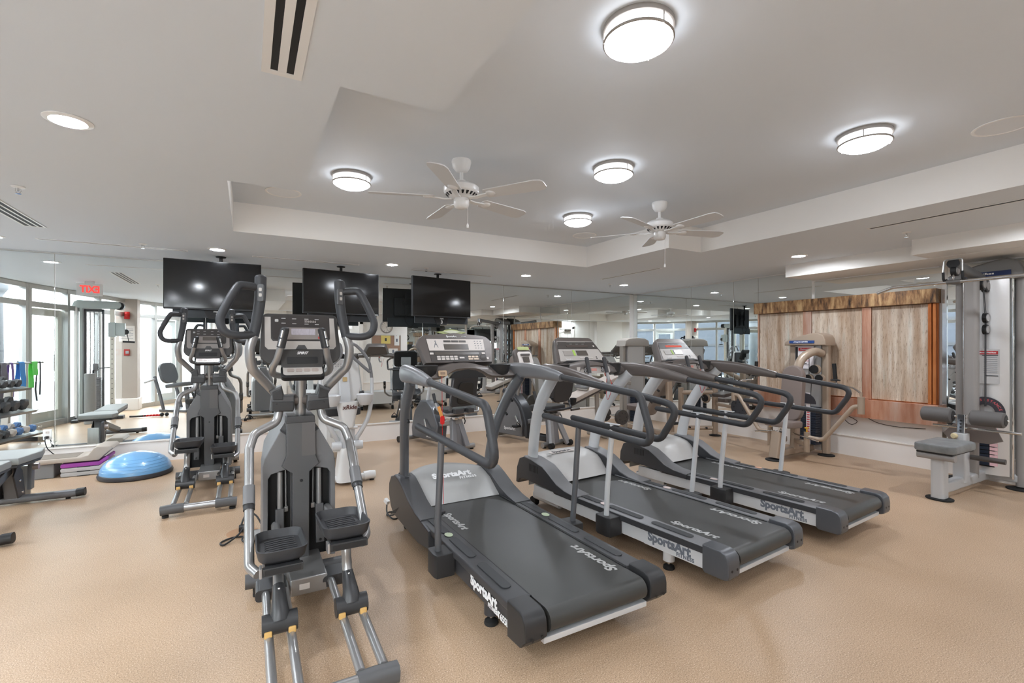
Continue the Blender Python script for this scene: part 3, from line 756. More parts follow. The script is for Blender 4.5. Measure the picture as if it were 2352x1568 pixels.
    for k in range(25):
        x = -.40+.80*k/24; a = abs(x)/.40
        hump = math.exp(-((x/.17)**2)*1.0)
        zb = 1.150+.062*math.exp(-((x/.155)**4)); zt = (1.236 if not dark else 1.225)+ (.045*hump if dark else .028*hump)-.016*a**3
        yb = 1.50-.0*a; yf = 1.72
        if not dark: yb = 1.50-.03*(1-a**2)
        secs.append([(x, yb+.02, zb), (x, yb-.004, zb+.016), (x, yb+.006, zt-.03), (x, yb+.04, zt-.004), (x, yb+.09, zt), (x, yf-.03, zt+.004), (x, yf, zt-.03), (x, yf, zb+.02), (x, yf-.02, zb)])
    g = G(); g.loft(secs); g.ob('console_shelf', cm, t, sharp=45)
    for s in (-1, 1):
        # end shells carrying the handrails
        pth = smooth_path([(s*.385, 1.62, 1.19), (s*.435, 1.56, 1.198), (s*.468, 1.42, 1.202), (s*.476, 1.25, 1.198), (s*.476, 1.08, 1.184), (s*.4755, .985, 1.1735)] if dark else [(s*.385, 1.62, 1.18), (s*.435, 1.56, 1.186), (s*.468, 1.40, 1.184), (s*.476, 1.22, 1.170), (s*.476, 1.03, 1.142), (s*.4755, .895, 1.120)], 4)
        rad = [(.052, .060), (.050, .062), (.044, .058), (.038, .05), (.032, .040), (.026, .028)]
        g = G(); n = len(pth); secs = []
        for i, p in enumerate(pth):
            f = i/(n-1)*(len(rad)-1); j = min(int(f), len(rad)-2); fr_ = f-j
            a = rad[j][0]+(rad[j+1][0]-rad[j][0])*fr_; b_ = rad[j][1]+(rad[j+1][1]-rad[j][1])*fr_
            tv_ = (pth[min(i+1, n-1)]-pth[max(i-1, 0)]).normalized(); sd = tv_.cross(Vector((0, 0, 1))).normalized(); upv = sd.cross(tv_)
            e = .35 if i < n*.7 else .0
            secs.append([tuple(p+sd*(a*math.copysign(abs(math.cos(q))**(1-e*.8), math.cos(q)))+upv*(b_*math.copysign(abs(math.sin(q))**(1-e*.8), math.sin(q)))) for q in [2*PI*m_/18 for m_ in range(18)]])
        g.loft(secs); g.ob('handrail_shell', mat('shell_silver_grey', (132, 133, 136), .36, .3) if dark else bronze, t, sharp=50)
        # cup holder
        cx = s*.295 if dark else s*.30
        g = G()
        if dark: g.lathe([(.0, -.075), (.045, -.072), (.068, -.045), (.078, .0), (.084, .012), (.078, .014), (.070, .004), (.058, -.05), (.0, -.06)], (0, 0, 0), 28)
        else: g.lathe([(.0, -.085), (.055, -.085), (.066, -.065), (.070, .0), (.074, .008), (.066, .008), (.060, .0), (.055, -.07), (.0, -.075)], (0, 0, 0), 28)
        g.v = [(x+cx, y+1.545, z+(1.238 if dark else 1.232)) for x, y, z in g.v]; ch = g.ob('cup_holder', char_d, t)
        if not dark:
            g = G(); g.tube([(cx+.066*math.cos(2*PI*k/24), 1.545+.066*math.sin(2*PI*k/24), 1.241) for k in range(24)], .005, 6, loop=True); g.ob('rim', bronze, ch)
    if dark:
        g = G(); g.prism([(-.15, 1.158), (-.12, 1.185), (-.06, 1.212), (0, 1.220), (.06, 1.212), (.12, 1.185), (.15, 1.158)], 'y', 1.485, 1.498); g.ob('book_pocket', black, t)
        g = G(); g.prism([(a+.02, b+1.60) for a, b in rrect(.17, .06, .02)], 'z', 1.268, 1.276, .003); g.ob('touch_strip', bronze_d, t)
        M = frame((-.195, 1.493, 1.195), (1, 0, 0), (0, .25, 1)); g = G(); g.M = M; g.prism(rrect(.065, .042, .008), 'z', 0, .006, .002); eb = g.ob('key_socket', mat('key_plate_tan', (196, 170, 140), .4), t)
        g = G(); g.M = M; g.prism(rrect(.035, .018, .003), 'z', .006, .009); g.ob('key_slot', mat('key_slot_tan', (150, 128, 108), .5), eb)
    else:
        # sloping button panel
        M = frame((0, 1.478, 1.19), (1, 0, 0), (0, .25, 1)); g = G(); g.M = M; g.prism([(-.19, -.022), (-.175, -.03), (.175, -.03), (.19, -.022), (.185, .026), (-.185, .026)], 'z', 0, .005, .001); bp_ = g.ob('button_panel', panel_g, t)
        for x in (-.10, .10):
            for y in (-.012, .012):
                g = G(); g.M = M; g.box((x-.0, y, .006), (.032, .017, .003)); g.ob('arrow_key', bronze_d, bp_, sharp=0)
                g = G(); g.M = M; g.prism([(x-.008, y-.005*(1 if y > 0 else -1)), (x+.008, y-.005*(1 if y > 0 else -1)), (x, y+.006*(1 if y > 0 else -1))], 'z', .0075, .0082); g.ob('arrow', white_ink, bp_, sharp=0)
        g = G(); g.M = M; g.box((0, 0, .006), (.06, .022, .003)); g.ob('stop_key', mat('stop_key_red', (208, 140, 128), .4), bp_, sharp=0)
        for s in (-1, 1):
            g = G(); g.tube([(s*.10, 1.42, 1.165), (s*.10, 1.455, 1.285)], .0175, 12); g.ball((s*.10, 1.455, 1.285), .0175, 10); hh = g.ob('pulse_grip', char, t)
            g = G(); g.tube([(s*.10, 1.425, 1.18), (s*.102, 1.40, 1.10), (s*.11, 1.44, 1.045), (s*.13, 1.56, 1.05)], .014, 10, fil=.04); g.ob('grip_tube', grey_l, hh)
        g = G(); g.tube(smooth_path([(.13, 1.44, 1.15), (.16, 1.42, 1.05), (.15, 1.46, .93), (.17, 1.50, 1.02), (.2, 1.52, 1.12)]), .0022, 6); g.ob('key_cord', red, t)
        g = G(); g.ball((.105, 1.436, 1.155), .018, 10, 1, .6, 1.2); g.ob('safety_key', mat('pink_key', (226, 120, 110), .4), t)
    # ---- display console
    if dark: o, vv, hw0, hw1, H = (0, 1.635, 1.262), (0, .55, 1.0), .275, .30, .245
    else: o, vv, hw0, hw1, H = (0, 1.60, 1.245), (0, .68, 1.0), .30, .222, .262
    M = frame(o, (1, 0, 0), vv)
    r = .05
    ol = [(-hw0, 0), (hw0, 0)]
    def corner(cx, cy, a0, a1, rr): return [(cx+rr*math.cos(R(a0+(a1-a0)*k/6)), cy+rr*math.sin(R(a0+(a1-a0)*k/6))) for k in range(7)]
    ol += corner(hw1-r, H-r, 10, 90, r)+corner(-hw1+r, H-r, 90, 170, r)
    if dark: ol = [(-hw0, 0), (hw0, 0)]+corner(hw1-.07, H-.09, 5, 80, .08)+[(0, H+.012)]+corner(-hw1+.07, H-.09, 100, 175, .08)
    g = G(); g.M = M
    back = [(x*.86, y*.9+.008, -.10) for x, y in ol]; mid_ = [(x*1.0, y, -.035) for x, y in ol]; fr0 = [(x*1.0, y, .0) for x, y in ol]; fr1 = [(x*.975, y*.985+.001, .012) for x, y in ol]
    g.loft([back, mid_, fr0, fr1]); con = g.ob('display_console', bronze, t, sharp=40)
    def plate(w0, w1, y0, y1, z, m, nm, rr=.0, sh=0):
        q = G(); q.M = M
        q.prism([(-w0, y0), (w0, y0), (w1, y1), (-w1, y1)], 'z', z-.004, z, .0 if not rr else rr); return q.ob(nm, m, con, sharp=sh)
    def btn(x, y, w, h, m, nm='key', z=.0165, sk=0.):
        q = G(); q.M = M; q.box((x, y, z), (w, h, .003), .0008, seg=1); return q.ob(nm, m, con, sharp=0)
    if dark:
        plate(.225, .238, .010, .205, .0145, bronze_d, 'face_plate'); plate(.228, .236, .098, .198, .016, panel_w, 'white_panel')
        for x in (-.075, -.012, .051): btn(x, .178, .058, .016, bronze_d, 'status_window', .0172)
        btn(-.008, .130, .20, .048, lcd, 'display'); btn(-.01, .072, .36, .024, lcd, 'display')
        for x in (-.215, .208): btn(x, .073, .028, .016, panel_w)
        for k in range(5):
            for j in (0, 1): btn(-.165+k*.034, .045-.019*j, .028, .015, panel_w)
        btn(.02, .036, .04, .014, panel_w)
        for k in range(3): btn(.085+k*.03, .044, .024, .014, mat('amber_key', (226, 206, 186), .4))
        for k in range(2): btn(.092+k*.046, .024, .04, .012, mat('amber_key', (226, 206, 186), .4))
        q = G(); q.M = M @ Matrix.Translation((.198, .036, .014)) @ Matrix.Diagonal((1.3, 1, 1, 1)); q.lathe([(0, .004), (.022, .003), (.025, 0), (0, 0)], (0, 0, 0), 20); q.ob('dial', bronze_d, con)
        btn(.236, .03, .018, .02, panel_w)
        for k in range(3):
            for j in range(4): btn(.155+k*.025, .180-j*.02, .009, .004, grey_ink, 'keypad_key', .0166)
        q = G(); q.M = M
        for a, b in (((-.185, .125), (-.17, .17)), ((-.17, .17), (-.155, .125)), ((-.178, .145), (-.162, .155))): q.tube([(*a, .0165), (*b, .0165)], .002, 5)
        q.ball((-.17, .178, .0165), .005, 8); q.ob('runner_icon', grey_ink, con)
        text('SportsArt', .021, white_ink, con, M @ Matrix.Translation((-.03, .222, .0145)), off=.0006); text('FITNESS', .012, white_ink, con, M @ Matrix.Translation((.075, .222, .0145)))
        # green leaf sign on top
        g = G(); g.M = M @ Matrix.Translation((0, H+.03, -.03))
        leaf = [(-.125, .010), (-.07, .018), (-.05, .03), (0, .036), (.05, .03), (.07, .018), (.125, .010), (.07, -.008), (.03, -.02), (-.03, -.02), (-.07, -.008)]
        g.prism(leaf, 'z', -.004, .004, .001); lf = g.ob('eco_badge', mat('leaf_green', (170, 178, 120), .4), con)
        g = G(); g.M = M @ Matrix.Translation((0, H+.035, -.026)); g.prism([(x*.6, y*.5) for x, y in leaf], 'z', .004, .006); g.ob('badge_face', mat('leaf_cream', (206, 208, 186), .4), lf, sharp=0)
    else:
        plate(.262, .212, .012, H-.045, .014, panel_g, 'face_plate')
        plate(.238, .208, .135, H-.05, .0155, bronze_d, 'dark_panel')
        btn(-.005, .165, .25, .022, led_red if model == 'red' else mat('window_dark', (84, 74, 70), .3), 'led_window', .0165)
        for x in (-.07, 0, .07): btn(x, .186, .03, .003, pale_ink, 'legend', .0168)
        btn(.0, .205, .22, .002, pale_ink, 'legend', .0168)
        btn(.19, .165, .018, .014, panel_w, 'badge')
        btn(.015, .092, .125, .052, lcd, 'display'); btn(-.075, .094, .024, .056, green_st, 'label_strip')
        btn(-.145, .09, .10, .05, mat('keys_grey', (160, 154, 148), .4), 'program_keys')
        for k in range(11): btn(-.03+k*.0145, .042, .010, .010, panel_w)
        for x, y in ((.165, .05), (.165, .035)): btn(x, y, .012, .008, black)
        text('SportsArt', .017, white_ink, con, M @ Matrix.Translation((-.16, .03, .015)))
        g = G(); g.M = M; g.prism([(-.26, -.006), (.26, -.006), (.2, .016), (-.2, .016)], 'z', .0, .02, .003); g.ob('book_ledge', black, con)
    return t
T1 = treadmill('treadmill', 'dark gunmetal treadmill, nearest of the three, with red key on a string', (1.425, 1.70, 0), R(.8), True, (dot_g, dot_g))
T2 = treadmill('treadmill', 'middle treadmill of the three, pale silver frame and dark screens', (2.692, 1.72, 0), R(5.0), False, (dot_p, dot_p))
T3 = treadmill('treadmill', 'farthest right treadmill with pale silver frame and red lit numerals', (3.925, 1.765, 0), R(4.5), False, (dot_p, dot_o), 'red')
# safety cord of the near treadmill
g = G(); g.tube([(-.205, 1.48, 1.175), (-.203, 1.475, .90)], .0018, 6); g.tube([(-.203, 1.475, .84), (-.197, 1.468, .28)], .0018, 6); kc = g.ob('safety_cord', red, T1)
g = G(); g.prism([(a-.203, b+.868) for a, b in rrect(.03, .062, .012)], 'y', 1.468, 1.482, .003); g.ob('key_clip', red, kc)
g = G(); g.box((-.218, 1.476, .925), (.022, .008, .085), .002, (0, -18, 0)); g.ob('key_tag', mat('orange_tag', (226, 158, 84), .5), kc)
# mains lead of the near treadmill
t = thing('power_lead', 'coiled black lead and grey plug on the floor left of the near treadmill', 'cord', (0, 0, 0))
g = G(); g.tube(smooth_path([(1.075, 3.74, .09), (1.03, 3.80, .04), (1.0, 3.90, .008), (1.03, 3.97, .008), (1.09, 3.93, .008), (1.08, 3.82, .008), (1.02, 3.80, .008), (1.0, 3.9, .03), (1.015, 3.97, .07)]), .006, 8); g.ob('cable', black, t)
g = G(); g.box((1.02, 3.99, .095), (.03, .05, .035), .006, (25, 0, 20)); g.ob('plug', white_gloss, t)
g = G(); g.tube(smooth_path([(1.88, 3.82, .01), (1.95, 3.86, .006), (2.03, 3.86, .006), (2.06, 3.84, .01)]), .006, 8); tag(g.ob('floor_cable', black), 'short black cord on the floor between the near and middle treadmills', 'cord')

# ------------------------------------------------------------------ elliptical trainers (origin: floor under the rear stabiliser, y forward)
shell_m = mat('elliptical_shell', (112, 112, 113), .42, .1)
shell_d = mat('elliptical_spine', (84, 84, 85), .42, .1)
pedal_m = mat('pedal_black', (58, 58, 60), .5, bump=(300, .1))
silver_e = mat('elliptical_silver', (160, 159, 158), .3, .65, coat=.2)
amber = mat('amber_bush', (206, 164, 98), .5)
sleeve = mat('dark_sleeve', (50, 50, 51), .38)
lcd_b = mat('lcd_blue_white', (196, 190, 200), .3, noise=(120, .35), stretch=(6, 1, .15))
def elliptical(label, loc, ped, lit=True):
    t = thing('elliptical_trainer', label, 'elliptical', loc, 0, 'elliptical trainers facing the mirror')
    # rear stabiliser with end caps and feet
    g = G(); g.cyl((-.13, 0, .062), (.13, 0, .062), .030, 16); rs = g.ob('rear_stabiliser', silver_e, t)
    for s in (-1, 1):
        g = G(); g.tube([(s*.11, 0, .062), (s*.2, 0, .063), (s*.268, 0, .058)], 1, sec=rrect(.078, .072, .028), up=(0, 0, 1)); g.ob('end_cap', grey_p if False else shell_d, rs)
        g = G(); g.lathe([(0, 0), (.024, 0), (.024, .018), (.01, .024), (.008, .032), (0, .032)], (s*.235, 0, 0), 16); g.ob('foot', rubber, rs)
    # roller rails
    for s in (-1, 1):
        for x in (.115, .205):
            x = s*x if s > 0 else s*x
            g = G(); g.tube([(x+.012 if s > 0 else x+.018, .02, .085), (x+.012 if s > 0 else x+.018, .88, .125)], .0195, 12); g.ob('roller_rail', silver_e, t)
    # front frame
    g = G(); g.cyl((-.14, .835, .10), (.13, .835, .10), .026, 14); g.ob('cross_tube', silver_e, t)
    g = G(); g.b2((-.075, .80, .075), (.11, 1.2, .165), .01); bx = g.ob('base_frame', silver_e, t)
    g = G(); g.b2((-.03, .7995, .105), (.02, .7985, .135)); g.ob('rating_label', panel_w, bx, sharp=0)
    g = G(); g.cyl((-.28, 1.08, .085), (.28, 1.08, .085), .040, 18); fs = g.ob('front_stabiliser', shell_d, t)
    for s in (-1, 1):
        g = G(); g.cyl((s*.215, 1.08, .06), (s*.215, 1.08, .012), .030, 14, .026); g.lathe([(0, 0), (.028, 0), (.028, .014), (0, .016)], (s*.215, 1.08, 0), 14); g.ob('foot', rubber, fs)
        g = G(); g.tube([(s*.16, .80, .118), (s*.16, .92, .124)], 1, sec=rrect(.15, .06, .02), up=(0, 0, 1)); g.ob('rail_socket', sleeve, fs)
    g = G(); g.b2((-.05, 1.1, .05), (.12, 1.9, .12), .01); g.ob('front_spine', silver_e, t)
    g = G(); g.cyl((-.26, 1.88, .06), (.26, 1.88, .06), .035, 14); fw = g.ob('transport_bar', silver_e, t)
    for s in (-1, 1): G().cyl((s*.2, 1.93, .04), (s*.24, 1.93, .04), .04, 16).ob('transport_wheel', rubber, fw)
    # drive shroud: outer shell (two side walls joined over the top), spine, recesses
    def shell_ring(y, k=1., zs=1.):
        return [(x*k, y, z) for x, z in [(-.195, .135), (-.196, .30), (-.192, .70), (-.186, .745), (-.10, .90), (-.078, .935), (-.075, .975), (.078, .975), (.082, .935), (.105, .90), (.186, .745), (.195, .70), (.202, .30), (.200, .135)]]
    g = G(); g.loft([shell_ring(1.205), shell_ring(1.20, .985), shell_ring(1.17, 1.), shell_ring(1.35, 1.02), shell_ring(1.72, .92), shell_ring(1.80, .70)][2:], cap=True)
    sh = g.ob('drive_shroud', shell_m, t, sharp=30)
    for s in (-1, 1):
        xo, xi = (s*.168, s*.052)
        # raised surround of each recess
        out = [(s*.195, .135), (s*.195, .70), (s*.186, .745), (s*.104, .90), (s*.052, .86), (s*.052, .72), (s*.075, .675), (s*.150, .655), (s*.166, .63), (s*.168, .135)]
        g = G(); g.prism(out, 'y', 1.105, 1.175, .006); g.ob('recess_surround', shell_m, sh, sharp=30)
        g = G(); g.prism([(s*.166, .14), (s*.166, .64), (s*.05, .69), (s*.05, .14)], 'y', 1.160, 1.1695); g.ob('recess_panel', mat('recess_black', (10, 10, 10), .6), sh, sharp=0)
        g = G(); g.cyl((s*.105, 1.135, .66), (s*.105, 1.125, .44), .0155, 12); g.ob('push_rod', silver_e, sh)
        g = G(); g.cyl((s*.074, 1.145, .675), (s*.072, 1.14, .45), .005, 8); g.box((s*.072, 1.138, .44), (.022, .02, .03), .004); g.ob('tie_rod', silver_e, sh)
        g = G(); g.tube([(s*.106, 1.125, .45), (s*.108, 1.10, .23)], 1, sec=rrect(.046, .04, .006), up=(0, 1, 0)); g.ob('link_cover', shell_d, sh)
        G().cyl((s*.108, 1.078, .25), (s*.108, 1.074, .25), .008, 10).ob('bolt', black, sh)
    spine = [(-.075, .978), (-.075, .755), (-.098, .70), (-.043, .655), (-.040, .10), (.046, .10), (.048, .655), (.102, .70), (.080, .755), (.078, .978)]
    g = G(); g.prism(spine, 'y', 1.075, 1.16, .006); sp = g.ob('shroud_spine', shell_d, t, sharp=30)
    g = G(); g.prism([(-.077, .945), (.080, .945), (.074, .985), (-.071, .985)], 'y', 1.068, 1.23, .004); g.ob('spine_cap', mat('spine_cap_dark', (64, 64, 65), .45), sp)
    g = G(); g.prism([(.006, .752), (.080, .752), (.078, .944), (.006, .944)], 'y', 1.0735, 1.0765); g.ob('spine_reflection', mat('spine_reflection_grey', (94, 91, 90), .42), sp, sharp=0)  # lighter patch: a reflection on half of the spine, put into the colour
    G().cyl((.005, 1.0755, .61), (.005, 1.0735, .61), .0085, 14).ob('bolt_hole', black, sp)
    # mast
    g = G(); g.tube([(.004, 1.13, .96), (.004, 1.09, 1.30)], .029, 18); g.ob('mast', silver_e, t)
    # moving arms
    for s in (-1, 1):
        G_ = [(s*.205, 1.02, 1.762), (s*.211, 1.02, 1.615), (s*.240, 1.0, 1.44)]
        g = G(); g.tube(smooth_path(G_, 4), [.030, .026], 16); g.ball(G_[0], .030, 14, 1, 1, .55); ga = g.ob('grip', grip, t)
        lp = [(s*.212, 1.02, 1.705), (s*.285, 1.0, 1.712), (s*.318, .985, 1.695), (s*.378, .965, 1.57), (s*.392, .955, 1.515), (s*.372, .95, 1.462), (s*.318, .96, 1.442), (s*.240, .995, 1.448)]
        g = G(); g.tube(fillet(smooth_path(lp, 4), .02, 2), .0215, 14); g.ob('grip_loop', grip, ga)
        M = frame((s*.192, .993, 1.672), (1, 0, 0), (s*.05, -.03, 1)) @ Matrix.Rotation(R(0), 4, 'Z'); M2 = frame((s*.205, .992, 1.675), (1, s*.35, 0), (s*-.05, -.0, 1))
        g = G(); g.M = M2; g.prism(rrect(.032, .095, .010), 'z', -.012, .008, .003); kp = g.ob('thumb_switch', shell_d, ga)
        for yy in (.018, -.012):
            g = G(); g.M = M2; g.prism([(a, b+yy) for a, b in rrect(.015, .018, .004)], 'z', .008, .0105); g.ob('switch_key', panel_g, kp, sharp=0)
        ar = smooth_path([(s*.240, 1.0, 1.445), (s*.258, 1.0, 1.37), (s*.248, 1.02, 1.275), (s*.212, 1.05, 1.222), (s*.125, 1.12, 1.115)], 6)
        g = G(); g.tube(ar, .0255, 16); am = g.ob('moving_arm', silver_e, t)
        # elbow housing
        g = G(); g.prism([(s*.165, 1.135), (s*.150, 1.105), (s*.158, 1.02), (s*.040, 1.012), (s*.030, 1.035), (s*.034, 1.105), (s*.085, 1.105), (s*.10, 1.165)], 'y', 1.055, 1.165, .012); el = g.ob('elbow_housing', shell_d, t, sharp=40)
        g = G(); g.prism([(s*.150, 1.075), (s*.15, 1.022), (s*.040, 1.018), (s*.037, 1.070)], 'y', 1.046, 1.06, .004); g.ob('elbow_cover', sleeve, el)
        g = G(); g.prism([(s*.148, 1.128), (s*.145, 1.085), (s*.092, 1.083), (s*.098, 1.15)], 'y', 1.048, 1.06, .004); g.ob('elbow_cover', sleeve, el)
        G().cyl((s*.125, 1.047, 1.062), (s*.125, 1.0435, 1.062), .0055, 10).ob('bolt', black, el)
        g = G(); g.cyl((s*.01, 1.12, 1.075), (s*.06, 1.12, 1.075), .036, 18); g.ob('pivot_boss', bronze, el)
        # lower arm down to the foot link
        py, pz = ped[0 if s < 0 else 1]
        e = Vector((s*.262, py-.04, pz-.055))
        lo = [(s*.108, 1.10, 1.03), (s*.122, 1.09, .955), (s*.235, 1.05, .905), (s*.26, 1.02, .83), (s*.262, .5*(py+1.02)+.02, .5*(.83+pz)-.0)]
        kn = Vector(lo[-1])
        g = G(); g.tube(lo, .0235, 14, fil=.06); la = g.ob('lower_arm', silver_e, t)
        d = (e-kn).normalized()
        g = G(); g.tube([kn-d*.05, kn+d*.05], 1, sec=rrect(.064, .056, .02), up=(1, 0, 0)); g.ob('knuckle', shell_m, la)
        g = G(); g.cyl(kn+d*.03, kn+d*.075, .027, 14); g.ob('knuckle_sleeve', sleeve, la)
        g = G(); g.tube([kn+d*.05, e, (s*.225, py-.10, pz-.075)], .0225, 14, fil=.05); fl = g.ob('foot_link', silver_e, t)
        # roller carriage and foot rail
        rx = s*.158 if s > 0 else -.137
        rx = .166 if s > 0 else -.142
        ry = .44
        g = G(); g.tube([(rx, ry, .20), (rx, ry+.12, .275), (rx*.97, py-.05, pz-.08), (rx*.9, 1.12, .42 if pz > .44 else .36)], .0235, 14, fil=.1); g.ob('foot_rail', silver_e, t)
        g = G(); g.cyl((rx-.072, ry, .150), (rx+.072, ry, .150), .044, 24); ca = g.ob('roller_cover', sleeve, t)
        g = G(); g.tube([(rx, ry, .165), (rx, ry+.015, .21), (rx, ry+.105, .268)], [.046, .026], 16); g.ob('carriage_neck', sleeve, ca)
        for q in (-.048, .048):
            g = G(); g.cyl((rx+q-.016, ry, .142), (rx+q+.016, ry, .142), .036, 18); g.box((rx+q, ry-.035, .128), (.032, .03, .03), .006); g.ob('roller', amber, ca)
        for q in ((ry-.0, .213), (ry+.075, .272)): G().ball((rx, q[0]-.012, q[1]), .007, 8).ob('bolt', chrome, ca)
        # pedal tray
        cx = s*.150+ (.0 if s > 0 else .025)
        Mx = Matrix.Translation((cx, py, pz)) @ Matrix.Rotation(R(-4), 4, 'X')
        def ring(w, l, z, r, o=0): return [(x, y+o, z) for x, y in rrect(w, l, r, 4)]
        g = G(); g.M = Mx; g.loft([ring(.17, .31, -.03, .05), ring(.20, .35, -.012, .055), ring(.222, .385, .036, .06), ring(.208, .37, .038, .055), ring(.185, .335, .0, .05), ring(.17, .32, -.002, .045)]); pd = g.ob('pedal', pedal_m, t, sharp=40)
        for k in range(8):
            g = G(); g.M = Mx; yy = -.115+k*.033; g.tube([(-.07, yy-.008, .0), (0, yy+.004, .002), (.07, yy+.012, .0)], .0045, 6); g.ob('tread_rib', pedal_m, pd)
        g = G(); g.M = Mx; g.b2((-.085, -.20, -.065), (.085, -.165, -.03), .004); g.b2((-.075, -.17, -.06), (.075, .15, -.032), .004); br = g.ob('pedal_bracket', sleeve, t)
        g = G(); g.M = Mx; g.prism(rrect(.15, .022, .004), 'y', -.2025, -.2005) if False else g.box((0, -.2015, -.048), (.15, .003, .022), .001); g.ob('bracket_inset', black, br, sharp=0)
        g = G(); g.M = Mx; g.box((-s*.0+ -.092*1, -.18, -.045), (.012, .06, .045), .003); g.ob('bracket_plate', silver_e, br)
    # ---- console
    M = frame((.0, 1.0, 1.272), (1, 0, 0), (0, .26, 1.0))
    def corner(cx, cy, a0, r): return [(cx+r*math.cos(R(a0+90*k/6)), cy+r*math.sin(R(a0+90*k/6))) for k in range(7)]
    ol = corner(.199-.028, .308-.028, 0, .028)+corner(-.199+.028, .308-.028, 90, .028)+corner(-.212+.07, .012+.07, 180, .07)+corner(.212-.07, .012+.07, 270, .07)
    g = G(); g.M = M; cyy = .16
    g.loft([[(x*.7, cyy+(y-cyy)*.7, -.075) for x, y in ol], [(x*.98, cyy+(y-cyy)*.98, -.03) for x, y in ol], [(x, y, 0) for x, y in ol], [(x*.985, cyy+(y-cyy)*.985, .008) for x, y in ol]]); con = g.ob('display_console', mat('console_charcoal', (66, 64, 63), .4, .1), t, sharp=45)
    def plate(pts, z, m, nm, h=.003):
        q = G(); q.M = M; q.prism(pts, 'z', z-h, z); return q.ob(nm, m, con, sharp=0)
    def rr(cx, cy, w, h, r): return [(a+cx, b+cy) for a, b in rrect(w, h, r)]
    plate([(-.185, .285), (-.185, .115), (-.170, .098), (.172, .098), (.186, .115), (.180, .285), (.155, .285), (.155, .16), (.145, .145), (-.145, .145), (-.155, .16), (-.155, .285)], .0105, panel_g if lit else mat('console_band', (150, 144, 140), .4), 'trim_band')
    plate(rr(0, .225, .30, .145, .02), .0098, mat('console_dark', (58, 54, 53), .3), 'dark_panel')
    plate(rr(.01, .19, .20, .07, .012), .0125, mat('screen_bezel', (140, 132, 128), .4), 'screen_bezel')
    plate(rr(.012, .199, .125, .036, .002), .0145, lcd_b if lit else lcd, 'screen')
    for x, y in ((-.09, .278), (-.035, .277), (.03, .277), (.085, .276), (-.09, .25), (-.035, .248), (.03, .247), (.085, .246)): plate(rr(x, y, .022, .004, .001), .012, pale_ink, 'legend')
    if lit: text('5566666', .018, mat('led_pale', (206, 200, 196), .4), con, M @ Matrix.Translation((.05, .262, .0125)), 'numerals', ext=.0004)
    q = G(); q.M = M; q.prism(rr(-.125, .265, .018, .016, .004), 'z', .009, .012); q.ob('emblem', pale_ink, con, sharp=0)
    for y in (.205, .185): plate(rr(.098, y, .016, .012, .003), .0145, panel_w, 'key')
    plate(rr(.098, .165, .016, .012, .003), .0145, red if lit else bronze_d, 'stop_key')
    plate([(-.03, .098), (-.017, .122), (.017, .122), (.03, .098)], .0125, shell_d, 'fan_vent')
    # lower reading shelf with buttons
    M3 = frame((0, .965, 1.285), (1, 0, 0), (0, .30, 1.0))
    g = G(); g.M = M3; g.prism(rr(0, .03, .215, .105, .02), 'z', -.02, .012, .004); ts = g.ob('tablet_rest', mat('rest_dark', (58, 56, 55), .4), t)
    g = G(); g.M = M3; g.prism(rr(0, .02, .16, .04, .008), 'z', .012, .014); g.ob('rest_slot', black, ts, sharp=0)
    text('SPIRIT', .021, white_ink, ts, M3 @ Matrix.Translation((.0, .062, .0128)), off=.0006, shear=.3)
    M4 = frame((0, .90, 1.225), (1, 0, 0), (0, .95, .75))
    g = G(); g.M = M4; g.prism(rr(0, .04, .22, .10, .02), 'z', -.03, .0, .006); ks = g.ob('key_shelf', black, t)
    g = G(); g.M = M4; g.prism(rr(0, .045, .20, .078, .016), 'z', .0, .004, .001); kp = g.ob('key_panel', panel_g, ks)
    for x, w in ((-.062, .035), (-.02, .032), (.02, .032), (.062, .035)):
        g = G(); g.M = M4; g.prism(rr(x, .042, w, .026, .008), 'z', .004, .006); g.ob('key', mat('key_taupe', (170, 156, 148), .4), kp, sharp=0)
    # fixed pulse grips
    for s in (-1, 1):
        g = G(); g.tube([(s*.092, .895, 1.478), (s*.113, .90, 1.378)], .0215, 16); g.ball((s*.092, .895, 1.478), .0215, 12, 1, 1, .5); pg = g.ob('pulse_grip', char_d, t)
        for z0, z1 in ((.08, .46), (.54, .92)):
            a, b_ = Vector((s*.092, .895, 1.478)), Vector((s*.113, .90, 1.378)); off_ = Vector((-s*.0 - .010*(1 if s < 0 else -1), -.0135, 0))
            g = G(); g.tube([a.lerp(b_, z0)+off_, a.lerp(b_, z1)+off_], .0085, 10); g.ob('contact_plate', chrome, pg)
        g = G(); g.tube(smooth_path([(s*.113, .90, 1.382), (s*.128, .93, 1.32), (s*.15, .99, 1.26), (s*.13, 1.07, 1.225), (s*.03, 1.10, 1.21)], 5), .018, 12); g.ob('grip_tube', silver_e, t)
    return t
E1 = elliptical('large grey elliptical trainer in the foreground, its screen lit', (.27, 1.93, 0), ((.69, .395), (.60, .485)), True)
E2 = elliptical('grey elliptical trainer farther back on the left, beside the blue balance dome', (-.345, 4.74, 0), ((.60, .485), (.69, .395)), False)
